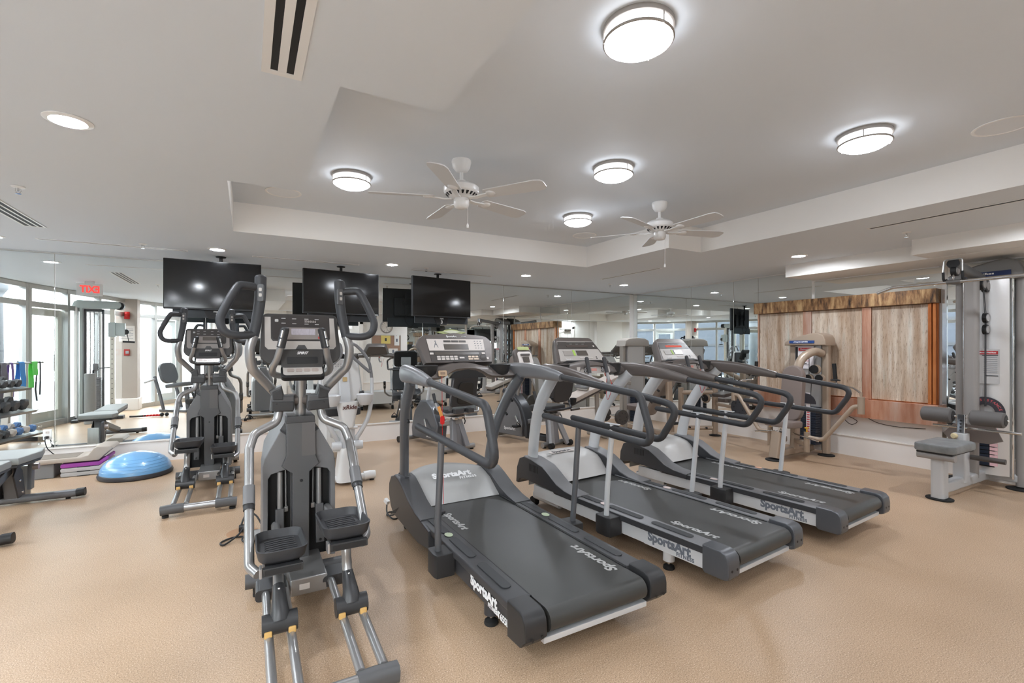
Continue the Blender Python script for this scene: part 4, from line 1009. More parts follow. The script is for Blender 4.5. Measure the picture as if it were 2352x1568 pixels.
# floor outlet with coiled leads
t = thing('floor_outlet', 'round floor outlet plate with coiled black leads left of the front elliptical', 'outlet', (0, 0, 0))
G().lathe([(0, 0), (.105, 0), (.105, .004), (.10, .006), (0, .006)], (-.03, 4.08, 0), 28).ob('floor_plate', mat('brass_plate', (190, 150, 116), .4, .5), t)
g = G(); g.box((-.03, 4.09, .03), (.05, .06, .045), .008); g.box((-.0, 4.05, .04), (.03, .05, .03), .006, (0, 0, 30)); g.ob('plug', black, t)
g = G(); g.tube(smooth_path([(-.02, 4.05, .05), (-.06, 3.95, .03), (-.14, 3.86, .01), (-.16, 3.92, .01), (-.08, 3.98, .01), (.02, 3.93, .012), (.06, 3.86, .02), (.0, 3.82, .012), (-.03, 3.9, .02), (.05, 3.98, .03), (.1, 3.9, .02), (.06, 3.8, .01)]), .0065, 8)
g.tube(smooth_path([(-.04, 4.10, .05), (.0, 4.16, .12), (.06, 4.12, .1), (.1, 4.05, .04), (.14, 3.95, .02)]), .0065, 8); g.ob('cable', black, t)

# ------------------------------------------------------------------ further machines along the mirrors
class At:
    # builds parts in room coordinates under a thing standing at loc
    def __init__(s, t): s.t = t; s.M = Matrix.Translation(-Vector(t.location))
    def g(s): q = G(); q.M = s.M; return q
def pad(g, a, b, w, th, up, r=.04, bev=.012):
    # upholstered pad from a to b (centre line), width w, thickness th along up
    a, b = Vector(a), Vector(b); y = (b-a).normalized(); z = (Vector(up)-y*Vector(up).dot(y)).normalized(); x = y.cross(z)
    M0 = g.M; M = Matrix((x, y, z)).transposed().to_4x4(); M.translation = (a+b)/2
    g.M = (M0 @ M) if M0 is not None else M
    g.prism(rrect(w, (b-a).length, r, 5), 'z', -th/2, th/2, bev); g.M = M0; return g
white_ab = mat('white_moulding', (222, 221, 219), .32, coat=.2)
white_ab2 = mat('pale_tube_white', (204, 205, 206), .35, .1)
# --- white recumbent elliptical beside the front trainer
t = thing('recumbent_elliptical', 'white recumbent elliptical seen from behind, right of the front grey trainer', 'recumbent elliptical', (.90, 5.07, 0)); A = At(t)
g = A.g(); g.cyl((.62, 5.07, .045), (1.10, 5.07, .045), .036, 16); rs = g.ob('rear_stabiliser', white_ab, t)
for q in (((1.06, 5.07, .048), (1.12, 5.07, .055), (1.17, 5.07, .05)), ((.66, 5.07, .048), (.60, 5.07, .055), (.55, 5.07, .05))):
    g = A.g(); g.tube(list(q), [.046, .044], 16); g.ob('end_cap', white_ab, rs)
for x in (.58, 1.14): A.g().lathe([(0, 0), (.025, 0), (.025, .012), (0, .014)], (x, 5.07, 0), 12).ob('foot', rubber, rs)
g = A.g(); g.loft([[(.90+x*k, 5.10+y*k2, z) for x, y in rrect(.20, .24, .05)] for z, k, k2 in ((.03, 1.2, 1.2), (.2, 1.0, 1.0), (.32, .85, .9), (.36, .75, .8))]); g.ob('rear_foot_cover', white_ab, t)
g = A.g(); g.tube([(.895, 5.12, .3), (.90, 5.13, .62)], 1, sec=rrect(.15, .13, .04), up=(0, 1, 0)); g.ob('rear_column', white_ab2, t)
g = A.g(); g.loft([[(.895+x*k, 5.08+y, z) for x, y in rrect(.19, .16, .05)] for z, k in ((.57, .55), (.66, .8), (.75, 1.0), (.815, 1.05), (.825, .95))]); bc = g.ob('rear_badge_cover', white_ab, t)
M = A.M @ frame((.905, 4.996, .775), (1, 0, 0), (0, 0, 1)); text('xRide', .058, mat('maroon_ink', (92, 52, 46), .5), bc, M, off=.0015, shear=.15)
g = A.g(); g.tube([(.83, 5.05, .56), (.99, 5.05, .56)], .014, 10); g.tube([(.905, 5.05, .56), (.905, 5.05, .63)], .010, 8); g.ob('adjust_handle', white_ab, t)
g = A.g(); g.tube([(.885, 5.14, .82), (.872, 5.19, 1.14)], 1, sec=rrect(.115, .05, .018), up=(0, 1, 0)); sp = g.ob('seat_spine', white_ab2, t)
g = A.g(); g.prism([(a+.882, b+1.05) for a, b in rrect(.045, .045, .005)], 'y', 5.135, 5.14); g.ob('gold_sticker', mat('gold_sticker', (190, 164, 118), .4), sp, sharp=0)
def seatback(z): return
sb = [(-.13, 1.26), (.11, 1.26), (.15, 1.22), (.17, 1.12), (.19, .98), (.16, .86), (.10, .79), (-.10, .79), (-.17, .86), (-.20, .98), (-.18, 1.12), (-.16, 1.22)]
g = A.g(); g.prism([(x+.87, z) for x, z in sb], 'y', 5.20, 5.25, .015); sbk = g.ob('seat_back_shell', white_ab, t, sharp=50)
g = A.g(); pad(g, (.87, 5.275, .80), (.87, 5.275, 1.23), .30, .06, (0, 1, 0)); g.ob('back_cushion', black_vinyl, sbk)
for k in range(6):
    for j in range(2): A.g().cyl((.80+k*.026, 5.2, 1.205-j*.022), (.80+k*.026, 5.196, 1.205-j*.022), .006, 8).ob('vent_hole', grey_l, sbk)
g = A.g(); pad(g, (.87, 5.22, .70), (.87, 5.58, .70), .40, .08, (0, 0, 1), .08); g.ob('seat_cushion', black_vinyl, t)
g = A.g(); g.tube([(.88, 5.05, .50), (.88, 5.6, .42), (.88, 6.15, .34)], 1, sec=rrect(.11, .10, .02), up=(0, 0, 1)); g.ob('main_beam', white_ab2, t)
g = A.g(); g.loft([[(.88+x*k, y, .40+z*k) for x, z in rrect(.26, .62, .10)] for y, k in ((5.75, .7), (5.85, .95), (6.15, 1.0), (6.3, .85))]); g.ob('drive_housing', white_ab, t)
g = A.g(); g.cyl((.60, 6.25, .04), (1.16, 6.25, .04), .036, 14); g.ob('front_stabiliser', white_ab, t)
g = A.g(); g.tube([(.88, 6.1, .65), (.88, 6.02, 1.12)], 1, sec=rrect(.09, .07, .02), up=(0, 1, 0)); g.ob('console_mast', white_ab, t)
g = A.g(); pad(g, (.88, 6.0, 1.08), (.88, 6.06, 1.32), .38, .07, (0, -1, .2), .06); cs = g.ob('console', white_ab, t)
g = A.g(); pad(g, (.88, 5.963, 1.13), (.88, 6.015, 1.30), .30, .012, (0, -1, .2), .02, .003); g.ob('screen', black_g, cs)
for s in (-1, 1):
    X = lambda x: .895+s*(x-.895)
    g = A.g(); g.tube(smooth_path([(X(.965), 5.12, .40), (X(1.035), 5.08, .52), (X(1.105), 5.08, .66), (X(1.145), 5.10, .86), (X(1.15), 5.12, 1.06)], 5), [.026, .018], 14); sa = g.ob('swing_arm', white_ab2, t)
    g = A.g(); g.tube(fillet(smooth_path([(X(1.15), 5.12, 1.05), (X(1.13), 5.13, 1.2), (X(1.07), 5.14, 1.32), (X(.965), 5.15, 1.415), (X(.95), 5.13, 1.30), (X(1.03), 5.12, 1.21), (X(1.13), 5.115, 1.12)], 5), .01, 2), .0165, 12); g.ob('arm_grip', grey_p, sa)
    g = A.g(); g.cyl((X(.955), 5.08, .375), (X(1.045), 5.08, .375), .05, 22, .043); g.ob('arm_pivot', white_ab2, t)
    g = A.g(); g.lathe([(0, 0), (.05, .01), (.075, .06), (.085, .115), (.078, .12), (.07, .115), (0, .10)], (X(1.055), 5.0, .785), 20); g.ob('cup', white_ab2, t)
    g = A.g(); g.tube([(X(1.09), 5.75, .30), (X(1.09), 6.05, .26)], 1, sec=rrect(.10, .03, .01), up=(0, 0, 1)); g.ob('pedal', black, t)
# --- recumbent bikes
def recumbent(label, loc, rz, kind):
    t = thing('recumbent_bike', label, 'exercise bike', loc, rz, 'recumbent bikes facing the mirror')
    bm_ = gun if kind == 'a' else mat('bike_shell_grey', (120, 120, 122), .38, .2); fm_ = silver_e
    g = G(); g.cyl((-.26, .05, .045), (.26, .05, .045), .034, 14); rs = g.ob('rear_stabiliser', fm_, t)
    for s in (-1, 1): G().lathe([(0, 0), (.026, 0), (.026, .012), (0, .014)], (s*.22, .05, 0), 12).ob('foot', rubber, rs)
    g = G(); g.cyl((-.25, 1.12, .05), (.25, 1.12, .05), .034, 14); fs = g.ob('front_stabiliser', fm_, t)
    for s in (-1, 1): G().cyl((s*.24, 1.12, .045), (s*.29, 1.12, .045), .045, 16).ob('end_cap', black, fs)
    g = G(); g.loft([[(x*k, y+yo, z) for x, y in rrect(.16, .13, .03)] for z, k, yo in ((.05, 1.1, .08), (.25, .9, .10), (.40, .75, .13))]); g.ob('rear_leg', mat('bike_leg_grey', (132, 132, 136), .4, .2), t)
    if kind == 'a':
        for x0, x1 in ((-.12, -.05), (.09, .03)):
            g = G(); g.tube([(x0, -.02, .07), (x1, .1, .44)], 1, sec=rrect(.075, .05, .012), up=(0, 1, 0)); g.ob('leg_cover', mat('bike_leg_grey', (132, 132, 136), .4, .2), t)
    else:
        for s in (-1, 1):
            g = G(); g.tube([(s*.17, -.05, .03), (s*.05, .1, .47)], 1, sec=rrect(.085, .05, .015), up=(0, 1, 0)); l = g.ob('a_frame_leg', mat('bike_leg_pale', (158, 158, 160), .4, .2), t)
            G().cyl((s*.20-.03, -.06, .04), (s*.20+.03, -.06, .04), .04, 18).ob('wheel', rubber, l)
    g = G(); g.tube([(0, .05, .40), (0, .62, .27)], 1, sec=rrect(.10, .07, .015), up=(0, 0, 1)); g.ob('seat_rail', fm_, t)
    g = G(); g.b2((-.085, .02, .425), (.085, .22, .465), .006); g.b2((-.05, -.02, .44), (.05, .02, .47), .004); sm_ = g.ob('seat_slide', chrome if kind == 'a' else silver_e, t)
    g = G(); g.tube([(.03, -.03, .45), (.035, -.05, .41), (.03, -.04, .37)], .008, 8); g.ob('slide_lever', black, sm_)
    g = G(); pad(g, (0, -.02, .53), (0, .38, .52), .42, .09, (0, 0, 1), .09, .02); g.ob('seat_cushion', black_vinyl, t)
    if kind == 'a':
        g = G(); pad(g, (0, -.03, .61), (0, -.10, 1.02), .40, .07, (0, 1, .1), .03, .015); sb_ = g.ob('seat_back', black_vinyl, t)
        g = G(); pad(g, (.0, -.075, .64), (.0, -.125, .93), .24, .03, (0, 1, .1), .06, .01); g.ob('back_shell', mat('shell_black_satin', (40, 39, 38), .4), sb_)
        g = G(); g.tube([(-.17, .0, .56), (-.19, -.08, .8), (-.17, -.12, 1.0)], 1, sec=rrect(.05, .015, .005), up=(0, 1, 0)); g.ob('back_side_frame', grey_p, sb_)
        g = G(); g.box((-.08, -.055, .545), (.14, .06, .06), .008); g.box((.11, -.055, .545), (.1, .06, .06), .008); g.ob('seat_bracket', mat('bracket_satin', (70, 70, 72), .4), t)
    else:
        g = G(); pad(g, (0, -.04, .62), (0, -.13, 1.10), .42, .09, (0, 1, .15), .15, .03); g.ob('seat_back', black_vinyl, t)
    g = G(); g.tube([(-.34, .12, .72), (-.335, .05, .58), (-.27, -.03, .515), (.27, -.03, .515), (.335, .05, .58), (.34, .12, .72)], .016, 12, fil=.06); hb = g.ob('side_handlebar', silver_e if kind == 'a' else grip, t)
    for s in (-1, 1):
        g = G(); g.tube([(s*.338, .09, .66), (s*.34, .135, .78)], .021, 12); g.ob('handle_grip', char_d if kind == 'a' else grip, hb)
    if kind == 'b':
        g = G(); g.lathe([(0, 0), (.04, 0), (.05, .09), (.044, .09), (.038, .008), (0, .008)], (.33, -.02, .56), 20); g.ob('cup_holder', black, t)
        g = G(); g.cyl((.18, -.10, .50), (.34, -.12, .51), .017, 12); g.ob('adjust_lever', bronze_d, t)
    # drive body
    prof = [(.45, .07), (.42, .30), (.55, .52), (.70, .62), (.86, .62), (1.02, .45), (1.10, .2), (1.08, .07)] if kind == 'a' else [(.62, .06), (.60, .25), (.68, .52), (.80, .64), (.95, .60), (1.12, .38), (1.18, .12), (1.12, .06)]
    g = G(); g.prism(prof, 'x', -.085, .085, .02); bd = g.ob('drive_body', bm_, t, sharp=40)
    if kind == 'a': text('SPIRIT', .055, white_ink, bd, frame((-.087, .62, .13), (0, -1, 0), (0, 0, 1)), off=.001, shear=.3)
    else:
        text('SportsArt', .06, white_ink, bd, frame((-.087, .86, .16), (0, -1, 0), (0, 0, 1)), off=.001)
        g = G(); g.tube(smooth_path([(-.0, 1.0, .72), (.0, .86, .68), (.0, .66, .52), (.0, .55, .28), (.0, .53, .08)], 5), 1, sec=rrect(.20, .07, .025), up=(0, -1, .3)); g.ob('arch_tube', gun_d, t)
        g = G(); g.tube([(0, .56, .09), (0, .05, .09)], 1, sec=rrect(.12, .09, .02), up=(0, 0, 1)); g.ob('base_beam', gun_d, t)
    g = G(); g.tube([(0, .12, .10), (0, .60, .10)], 1, sec=rrect(.09, .07, .015), up=(0, 0, 1)); g.ob('frame_beam', bm_, t)
    for s in (-1, 1):
        g = G(); g.tube([(s*.10, .72, .36), (s*.125, .72+s*.10, .36+s*.13)], 1, sec=rrect(.03, .018, .006), up=(1, 0, 0)); cr = g.ob('crank', chrome, t)
        g = G(); g.box((s*.185, .72+s*.10, .36+s*.13), (.10, .10, .03), .008); g.tube([(s*.185-.04, .68+s*.1, .37+s*.13), (s*.185, .70+s*.1, .42+s*.13), (s*.185+.04, .68+s*.1, .37+s*.13)], .007, 6); g.ob('pedal', black, cr)
    g = G(); g.tube([(0, .80, .58), (0, .70, .95), (0, .66, 1.12)], .026, 14, fil=.1); ms = g.ob('console_mast', silver_w if kind == 'a' else silver_e, t)
    g = G(); g.tube([(-.22, .58, 1.02), (-.2, .66, 1.0), (.2, .66, 1.0), (.22, .58, 1.02)], .015, 10, fil=.05); g.ob('front_handlebar', black, ms)
    if kind == 'a':
        g = G(); pad(g, (0, .62, 1.06), (0, .69, 1.32), .38, .07, (0, -1, .25), .05, .02); cs = g.ob('console', black, t)
        g = G(); g.b2((-.08, .722, 1.08), (.08, .742, 1.22), .01); g.ob('mount_plate', grey_l, cs)
        g = G(); pad(g, (0, .583, 1.09), (0, .648, 1.29), .31, .012, (0, -1, .25), .03, .003); g.ob('screen', lcd, cs)
    else:
        g = G(); pad(g, (0, .62, 1.08), (0, .71, 1.36), .37, .09, (0, -1, .3), .09, .03); cs = g.ob('console', bronze, t)
        g = G(); pad(g, (0, .577, 1.11), (0, .65, 1.315), .30, .012, (0, -1, .3), .05, .003); fp = g.ob('face_plate', panel_w, cs)
        g = G(); pad(g, (0, .584, 1.16), (0, .612, 1.24), .13, .012, (0, -1, .3), .004, .001); g.ob('display', lcd, fp)
        g = G(); pad(g, (0, .613, 1.26), (0, .622, 1.285), .19, .012, (0, -1, .3), .004, .001); g.ob('status_window', bronze_d, fp)
        g = G(); pad(g, (0, .655, 1.335), (0, .672, 1.385), .24, .02, (0, -1, .3), .02, .004); g.ob('eco_badge', mat('leaf_green', (170, 178, 120), .4), cs)
    return t
recumbent('dark recumbent bike with a black square seat back, behind the near treadmill', (2.47, 5.84, 0), R(14), 'a')
recumbent('recumbent bike with pale A-frame legs and a cup holder, behind the middle treadmill', (3.78, 5.50, 0), R(16), 'b')

# --- slanted sit-up bench in front of the back mirror
t = thing('sit_up_bench', 'tan slanted sit-up bench behind the middle treadmill, before the back mirror', 'bench', (4.75, 5.85, 0)); A = At(t)
pad_tan = mat('beige_vinyl', (186, 174, 164), .5, bump=(300, .08)); fr_t = mat('machine_grey_tan', (164, 158, 150), .4, .25)
g = A.g(); pad(g, (4.16, 5.82, .575), (5.08, 5.82, .915), .30, .065, (0, 0, 1), .05, .016); g.ob('slant_pad', pad_tan, t)
g = A.g(); pad(g, (4.18, 5.82, .525), (5.06, 5.82, .865), .26, .02, (0, 0, 1), .03, .004); g.ob('pad_board', bronze_d, t)
for x, z in ((4.76, .72), (5.32, .84)):
    g = A.g(); g.tube([(x, 5.82, .04), (x-.03, 5.82, z)], 1, sec=rrect(.06, .05, .01), up=(0, 1, 0)); g.ob('leg', fr_t, t)
    g = A.g(); g.tube([(x, 5.58, .035), (x, 6.06, .035)], 1, sec=rrect(.06, .07, .02), up=(0, 0, 1)); g.ob('foot_bar', fr_t, t)
g = A.g(); g.tube([(4.4, 5.82, .58), (5.1, 5.82, .83), (5.42, 5.82, .80)], 1, sec=rrect(.05, .06, .01), up=(0, 0, 1)); g.ob('rail', fr_t, t)
g = A.g(); g.tube([(4.76, 5.82, .06), (5.32, 5.82, .06)], 1, sec=rrect(.05, .06, .01), up=(0, 0, 1)); g.ob('base_beam', fr_t, t)
for y in (5.62, 6.02):
    g = A.g(); g.cyl((5.06, y-.03, .30), (5.06, y+.03, .30), .115, 28); q = g.ob('foam_roller', mat('roller_dark', (70, 66, 64), .5), t)
    for k in range(7):
        a = 2*PI*k/7; A.g().cyl((5.06+.07*math.cos(a), y-.03, .30+.07*math.sin(a)), (5.06+.07*math.cos(a), y-.033, .30+.07*math.sin(a)), .008, 8).ob('disc_hole', black, q)
g = A.g(); g.cyl((5.06, 5.6, .30), (5.06, 6.04, .30), .016, 10); g.tube([(5.06, 5.82, .30), (5.3, 5.82, .33)], .018, 10); g.ob('roller_axle', chrome, t)
g = A.g(); g.tube([(4.44, 5.62, .86), (4.46, 5.7, .74), (4.46, 5.94, .74), (4.44, 6.02, .86)], .018, 10, fil=.04); g.ob('hand_rail', fr_t, t)

# --- weight tower builder shared by the plate-loaded machines
stack_m = mat('weight_plate_navy', (44, 52, 66), .4, .3); num_strip = mat('number_strip_white', (232, 226, 228), .5)
def plates(A, t, cx, cy, dx, dy, z0, n, h=.026):
    me = None; out = []
    for k in range(n):
        g = A.g(); g.b2((cx-dx/2, cy-dy/2, z0+k*(h+.004)), (cx+dx/2, cy+dy/2, z0+k*(h+.004)+h), .003); out.append(g.ob('weight_plate', stack_m, t, sharp=0))
    return out
# --- tan seated machine near the corner, tower against the back mirror
t = thing('ab_machine', 'tan seated weight machine with a slanting grey back pad, near the mirrored corner', 'weight machine', (5.95, 5.6, 0)); A = At(t)
for x in (5.74, 6.20):
    g = A.g(); g.tube([(x, 6.35, .03), (x, 6.35, 1.42)], 1, sec=rrect(.07, .10, .02), up=(0, 1, 0)); g.ob('tower_column', fr_t, t)
g = A.g(); g.prism([(5.68, 1.40), (5.70, 1.50), (5.78, 1.535), (5.97, 1.55), (6.16, 1.535), (6.24, 1.50), (6.26, 1.40)], 'y', 6.22, 6.46, .02); g.ob('tower_header', fr_t, t)
g = A.g(); g.b2((5.79, 6.26, .08), (6.15, 6.40, 1.40), .01); g.ob('tower_back', mat('tower_silver', (192, 190, 188), .35, .4), t)
plates(A, t, 5.97, 6.20, .28, .12, .10, 16)
g = A.g(); g.b2((5.94, 6.136, .10), (6.0, 6.139, .60)); g.ob('selector_strip', num_strip, t, sharp=0)
g = A.g(); pad(g, (5.62, 5.02, 1.14), (5.62, 5.68, .30), .36, .085, (0, .6, .6), .06, .02); g.ob('back_pad', mat('warm_grey_vinyl', (152, 145, 140), .5, bump=(300, .08)), t)
g = A.g(); pad(g, (5.62, 5.7, .40), (5.62, 6.05, .40), .38, .08, (0, 0, 1), .06, .02); g.ob('seat_pad', grey_vinyl, t)
g = A.g(); g.tube([(5.7, 6.3, .06), (5.62, 5.6, .06), (5.62, 4.9, .06)], 1, sec=rrect(.08, .08, .02), up=(0, 0, 1)); g.ob('base_beam', tan_paint, t)
g = A.g(); g.tube([(5.62, 5.15, .06), (5.62, 5.2, .86)], 1, sec=rrect(.10, .07, .02), up=(0, 1, 0)); g.ob('support_post', tan_paint, t)
g = A.g(); g.tube(smooth_path([(5.9, 6.25, .95), (5.8, 5.9, .98), (5.72, 5.6, .85), (5.70, 5.35, .7)], 4), .04, 14); g.ob('lever_arm', tan_paint, t)
g = A.g(); g.cyl((5.46, 5.06, 1.19), (5.78, 5.06, 1.19), .018, 10); g.ob('hand_bar', chrome, t)
for y, z in ((5.25, .62), (5.05, .24)): A.g().cyl((5.52, y, z), (5.72, y, z), .022, 12).ob('cross_pin', char_d, t)
# --- tan cable post and roller beside it
t = thing('leg_machine', 'tan leg machine frame with pulleys and a dark drilled disc, by the right mirror', 'weight machine', (6.25, 4.95, 0)); A = At(t)
g = A.g(); g.tube([(6.40, 4.98, .03), (6.40, 4.98, .98)], 1, sec=rrect(.085, .07, .02), up=(0, 1, 0)); g.ob('post', tan_paint, t)
g = A.g(); g.lathe([(0, 0), (.085, 0), (.085, .012), (.06, .016), (0, .016)], (6.40, 4.98, 0), 24); g.ob('foot_plate', rubber, t)
for y, z in ((5.06, .80), (5.08, .58)):
    g = A.g(); g.cyl((6.30, y, z), (6.33, y, z), .075, 24); q = g.ob('pulley', tan_paint, t)
    A.g().cyl((6.285, y, z), (6.345, y, z), .055, 20).ob('pulley_groove', black, q)
for z in (.68, .12):
    g = A.g(); g.tube([(6.05, 5.34, z-.02), (6.38, 5.0, z)], .034, 12); g.ob('frame_tube', tan_paint, t)
g = A.g(); g.tube([(6.05, 5.34, .045), (6.05, 5.34, .74)], 1, sec=rrect(.07, .07, .02), up=(0, 1, 0)); g.ob('inner_post', tan_paint, t)
for k in range(3): A.g().cyl((6.12+k*.085, 5.235-k*.088, .12), (6.10+k*.085, 5.20-k*.088, .12), .014, 10).ob('bolt', black, t)
g = A.g(); g.tube([(6.40, 4.95, .50), (6.36, 4.55, .48)], 1, sec=rrect(.05, .05, .012), up=(0, 0, 1)); g.ob('lever_arm', tan_paint, t)
g = A.g(); g.cyl((6.30, 4.50, .50), (6.38, 4.50, .50), .125, 28); q = g.ob('foam_roller', mat('roller_navy', (58, 60, 66), .5), t)
for k in range(7):
    a = 2*PI*k/7; A.g().cyl((6.30, 4.50+.075*math.cos(a), .50+.075*math.sin(a)), (6.296, 4.50+.075*math.cos(a), .50+.075*math.sin(a)), .009, 8).ob('disc_hole', black, q)
g = A.g(); pad(g, (6.12, 4.72, .66), (6.46, 4.72, .70), .22, .05, (0, 0, 1), .03, .01); g.ob('thigh_pad', bronze_d, t)

# --- tan chest fly machine before the water wall
t = thing('chest_fly_machine', 'tan seated chest fly machine with a taupe back pad, in front of the water wall', 'weight machine', (6.1, 3.56, 0)); A = At(t)
for y in (3.37, 3.78):
    g = A.g(); g.tube([(6.46, y, .03), (6.46, y, 1.44)], 1, sec=rrect(.085, .075, .025), up=(1, 0, 0)); cl = g.ob('tower_column', tan_paint, t)
    g = A.g(); g.lathe([(0, 0), (.095, 0), (.095, .012), (.07, .018), (0, .018)], (6.46, y, 0), 24); g.ob('foot_plate', rubber, cl)
hd = [(3.315, 1.405), (3.32, 1.47), (3.35, 1.535), (3.42, 1.565), (3.50, 1.56), (3.66, 1.525), (3.80, 1.475), (3.84, 1.445), (3.845, 1.405)]
g = A.g(); g.prism(hd, 'x', 6.34, 6.58, .014); th = g.ob('tower_header', tan_paint, t, sharp=40)
g = A.g(); g.b2((6.332, 3.45, 1.432), (6.338, 3.77, 1.468)); bl = g.ob('blue_label', mat('label_blue', (30, 66, 128), .4), th, sharp=0)
def scribble(parent, A, x, y0, y1, z, h, m, seed):
    rr_ = random.Random(seed); g = A.g(); y = y0
    while y < y1:
        w = rr_.uniform(.008, .018); g.b2((x-.001, y, z-h/2+rr_.uniform(0, .3)*h), (x, min(y+w, y1), z+h/2-rr_.uniform(0, .3)*h)); y += w+.004
    return g.ob('lettering', m, parent, sharp=0)
scribble(bl, A, 6.331, 3.53, 3.71, 1.45, .022, white_ink, 3)
g = A.g(); g.b2((6.44, 3.42, .06), (6.52, 3.74, 1.41), .008); tb = g.ob('tower_back', mat('tower_silver', (192, 190, 188), .35, .4), t)
g = A.g(); g.b2((6.41, 3.50, 1.10), (6.414, 3.735, 1.395)); pc = g.ob('placard', num_strip, t, sharp=0)
g = A.g(); g.b2((6.4075, 3.51, 1.335), (6.410, 3.69, 1.375)); hdp = g.ob('placard_heading', red, pc, sharp=0)
text('Pectoral Fly', .028, white_ink, hdp, A.M @ frame((6.407, 3.60, 1.355), (0, -1, 0), (0, 0, 1)), off=.0005)
g = A.g(); g.b2((6.4075, 3.70, 1.11), (6.410, 3.732, 1.385)); g.ob('placard_strip', black, pc, sharp=0)
for k in range(4):
    g = A.g(); g.b2((6.4078, 3.56, 1.30-k*.05), (6.410, 3.64, 1.305-k*.05)); g.box((6.4085, 3.60, 1.317-k*.05), (.002, .03, .01)); g.ob('diagram', red if k % 2 == 0 else dark_ink, pc, sharp=0)
plates(A, t, 6.36, 3.53, .13, .24, .14, 16)
g = A.g(); g.b2((6.288, 3.475, .14), (6.293, 3.525, .80)); ns = g.ob('number_strip', num_strip, t, sharp=0)
for k in range(16): A.g().b2((6.2868, 3.482, .15+k*.03), (6.288, 3.516, .164+k*.03)).ob('red_number', mat('number_red', (206, 78, 88), .5), ns, sharp=0)
g = A.g(); g.prism([(3.53+.13*math.cos(a), .66+.13*math.sin(a)) for a in [PI*k/14 for k in range(15)]], 'x', 6.28, 6.287); g.ob('resistance_arc', mat('arc_dark', (58, 56, 62), .5), t)
g = A.g(); g.tube(smooth_path([(6.42, 3.40, 1.30), (6.30, 3.44, 1.325), (6.16, 3.50, 1.24), (6.09, 3.52, 1.08), (6.08, 3.52, .8)], 5), .052, 18); g.ob('arch_frame', tan_paint, t)
g = A.g(); pad(g, (5.96, 3.52, .46), (6.02, 3.52, 1.15), .27, .09, (-1, 0, .1), .13, .022); g.ob('back_pad', grey_vinyl, t)
g = A.g(); pad(g, (5.66, 3.54, .445), (5.98, 3.54, .43), .36, .08, (0, 0, 1), .08, .02); g.ob('seat_pad', grey_vinyl, t)
g = A.g(); g.tube([(5.80, 3.54, .20), (5.80, 3.54, .41)], 1, sec=rrect(.06, .06, .008), up=(1, 0, 0)); sp = g.ob('seat_post', chrome, t)
for k in range(3): A.g().cyl((5.769, 3.54, .30+k*.035), (5.767, 3.54, .30+k*.035), .007, 8).ob('pin_hole', black, sp)
g = A.g(); g.tube([(5.64, 3.54, .03), (5.70, 3.54, .34)], 1, sec=rrect(.12, .08, .02), up=(1, 0, 0)); fl = g.ob('front_leg', tan_paint, t)
g = A.g(); g.lathe([(0, 0), (.10, 0), (.10, .012), (.08, .018), (0, .018)], (5.64, 3.54, 0), 24); g.ob('foot_plate', rubber, fl)
g = A.g(); g.tube([(5.66, 3.54, .08), (6.46, 3.56, .08)], 1, sec=rrect(.09, .09, .02), up=(0, 0, 1)); g.ob('base_beam', tan_paint, t)
g = A.g(); g.tube([(6.04, 3.53, .10), (6.08, 3.52, .85)], 1, sec=rrect(.10, .08, .02), up=(0, 1, 0)); g.ob('back_post', tan_paint, t)
for s in (-1, 1):
    Yy = lambda d: 3.53+s*d
    g = A.g(); g.cyl((5.90, Yy(.23), .12), (5.90, Yy(.23), .36), .032, 14); pv = g.ob('arm_pivot', tan_paint, t)
    g = A.g(); g.tube([(5.98, Yy(.06), .22), (5.90, Yy(.22), .22)], 1, sec=rrect(.07, .06, .01), up=(0, 0, 1)); g.ob('pivot_bracket', tan_paint, pv)
    g = A.g(); g.tube([(5.90, Yy(.24), .30), (5.93, Yy(.40), .285), (5.95, Yy(.72), .72), (5.95, Yy(.80), .72)], .025, 14, fil=.09); ar = g.ob('swing_arm', tan_paint, t)
    g = A.g(); g.cyl((5.95, Yy(.79), .64), (5.95, Yy(.79), .83), .034, 16); g.cyl((5.95, Yy(.79), .83), (5.95, Yy(.79), .88), .012, 10); g.ob('handle_socket', tan_paint, ar)
    g = A.g(); g.tube([(5.95, Yy(.79), .87), (5.98, Yy(.70), .92), (6.0, Yy(.52), .95), (6.0, Yy(.50), 1.0)], .010, 8, fil=.03); g.ob('handle_rod', chrome, ar)
    g = A.g(); g.cyl((6.0, Yy(.50), 1.0), (6.0, Yy(.485), 1.19), .022, 14); g.lathe([(0, 0), (.05, 0), (.05, .012), (.024, .02), (0, .02)], (6.0, Yy(.50), .99), 18); g.ob('handle_grip', rubber, ar)
    g = A.g(); g.cyl((5.90, Yy(.23), .36), (5.90, Yy(.23), .40), .010, 8); g.box((5.90, Yy(.23), .41), (.05, .03, .016), .004); g.ob('pull_pin', mat('pin_yellow', (222, 176, 60), .4), pv)
    g = A.g(); g.tube([(5.84, Yy(.10), .33), (5.84, Yy(.40), .28)], .009, 8); g.ob('stop_rod', chrome, pv)
for y, z, r_ in ((3.50, .98, .055), (3.42, 1.10, .06), (3.36, .99, .05)):
    g = A.g(); g.cyl((6.30, y, z), (6.33, y, z), r_, 22); q = g.ob('pulley', tan_paint, t); A.g().cyl((6.285, y+.012, z), (6.345, y+.012, z), r_*.9, 20).ob('pulley_groove', black, q)
g = A.g(); g.cyl((6.31, 3.50, 1.0), (6.31, 3.50, 1.30), .004, 6); g.cyl((6.34, 3.50, .62), (6.31, 3.47, .98), .004, 6); g.ob('cable', black, t)

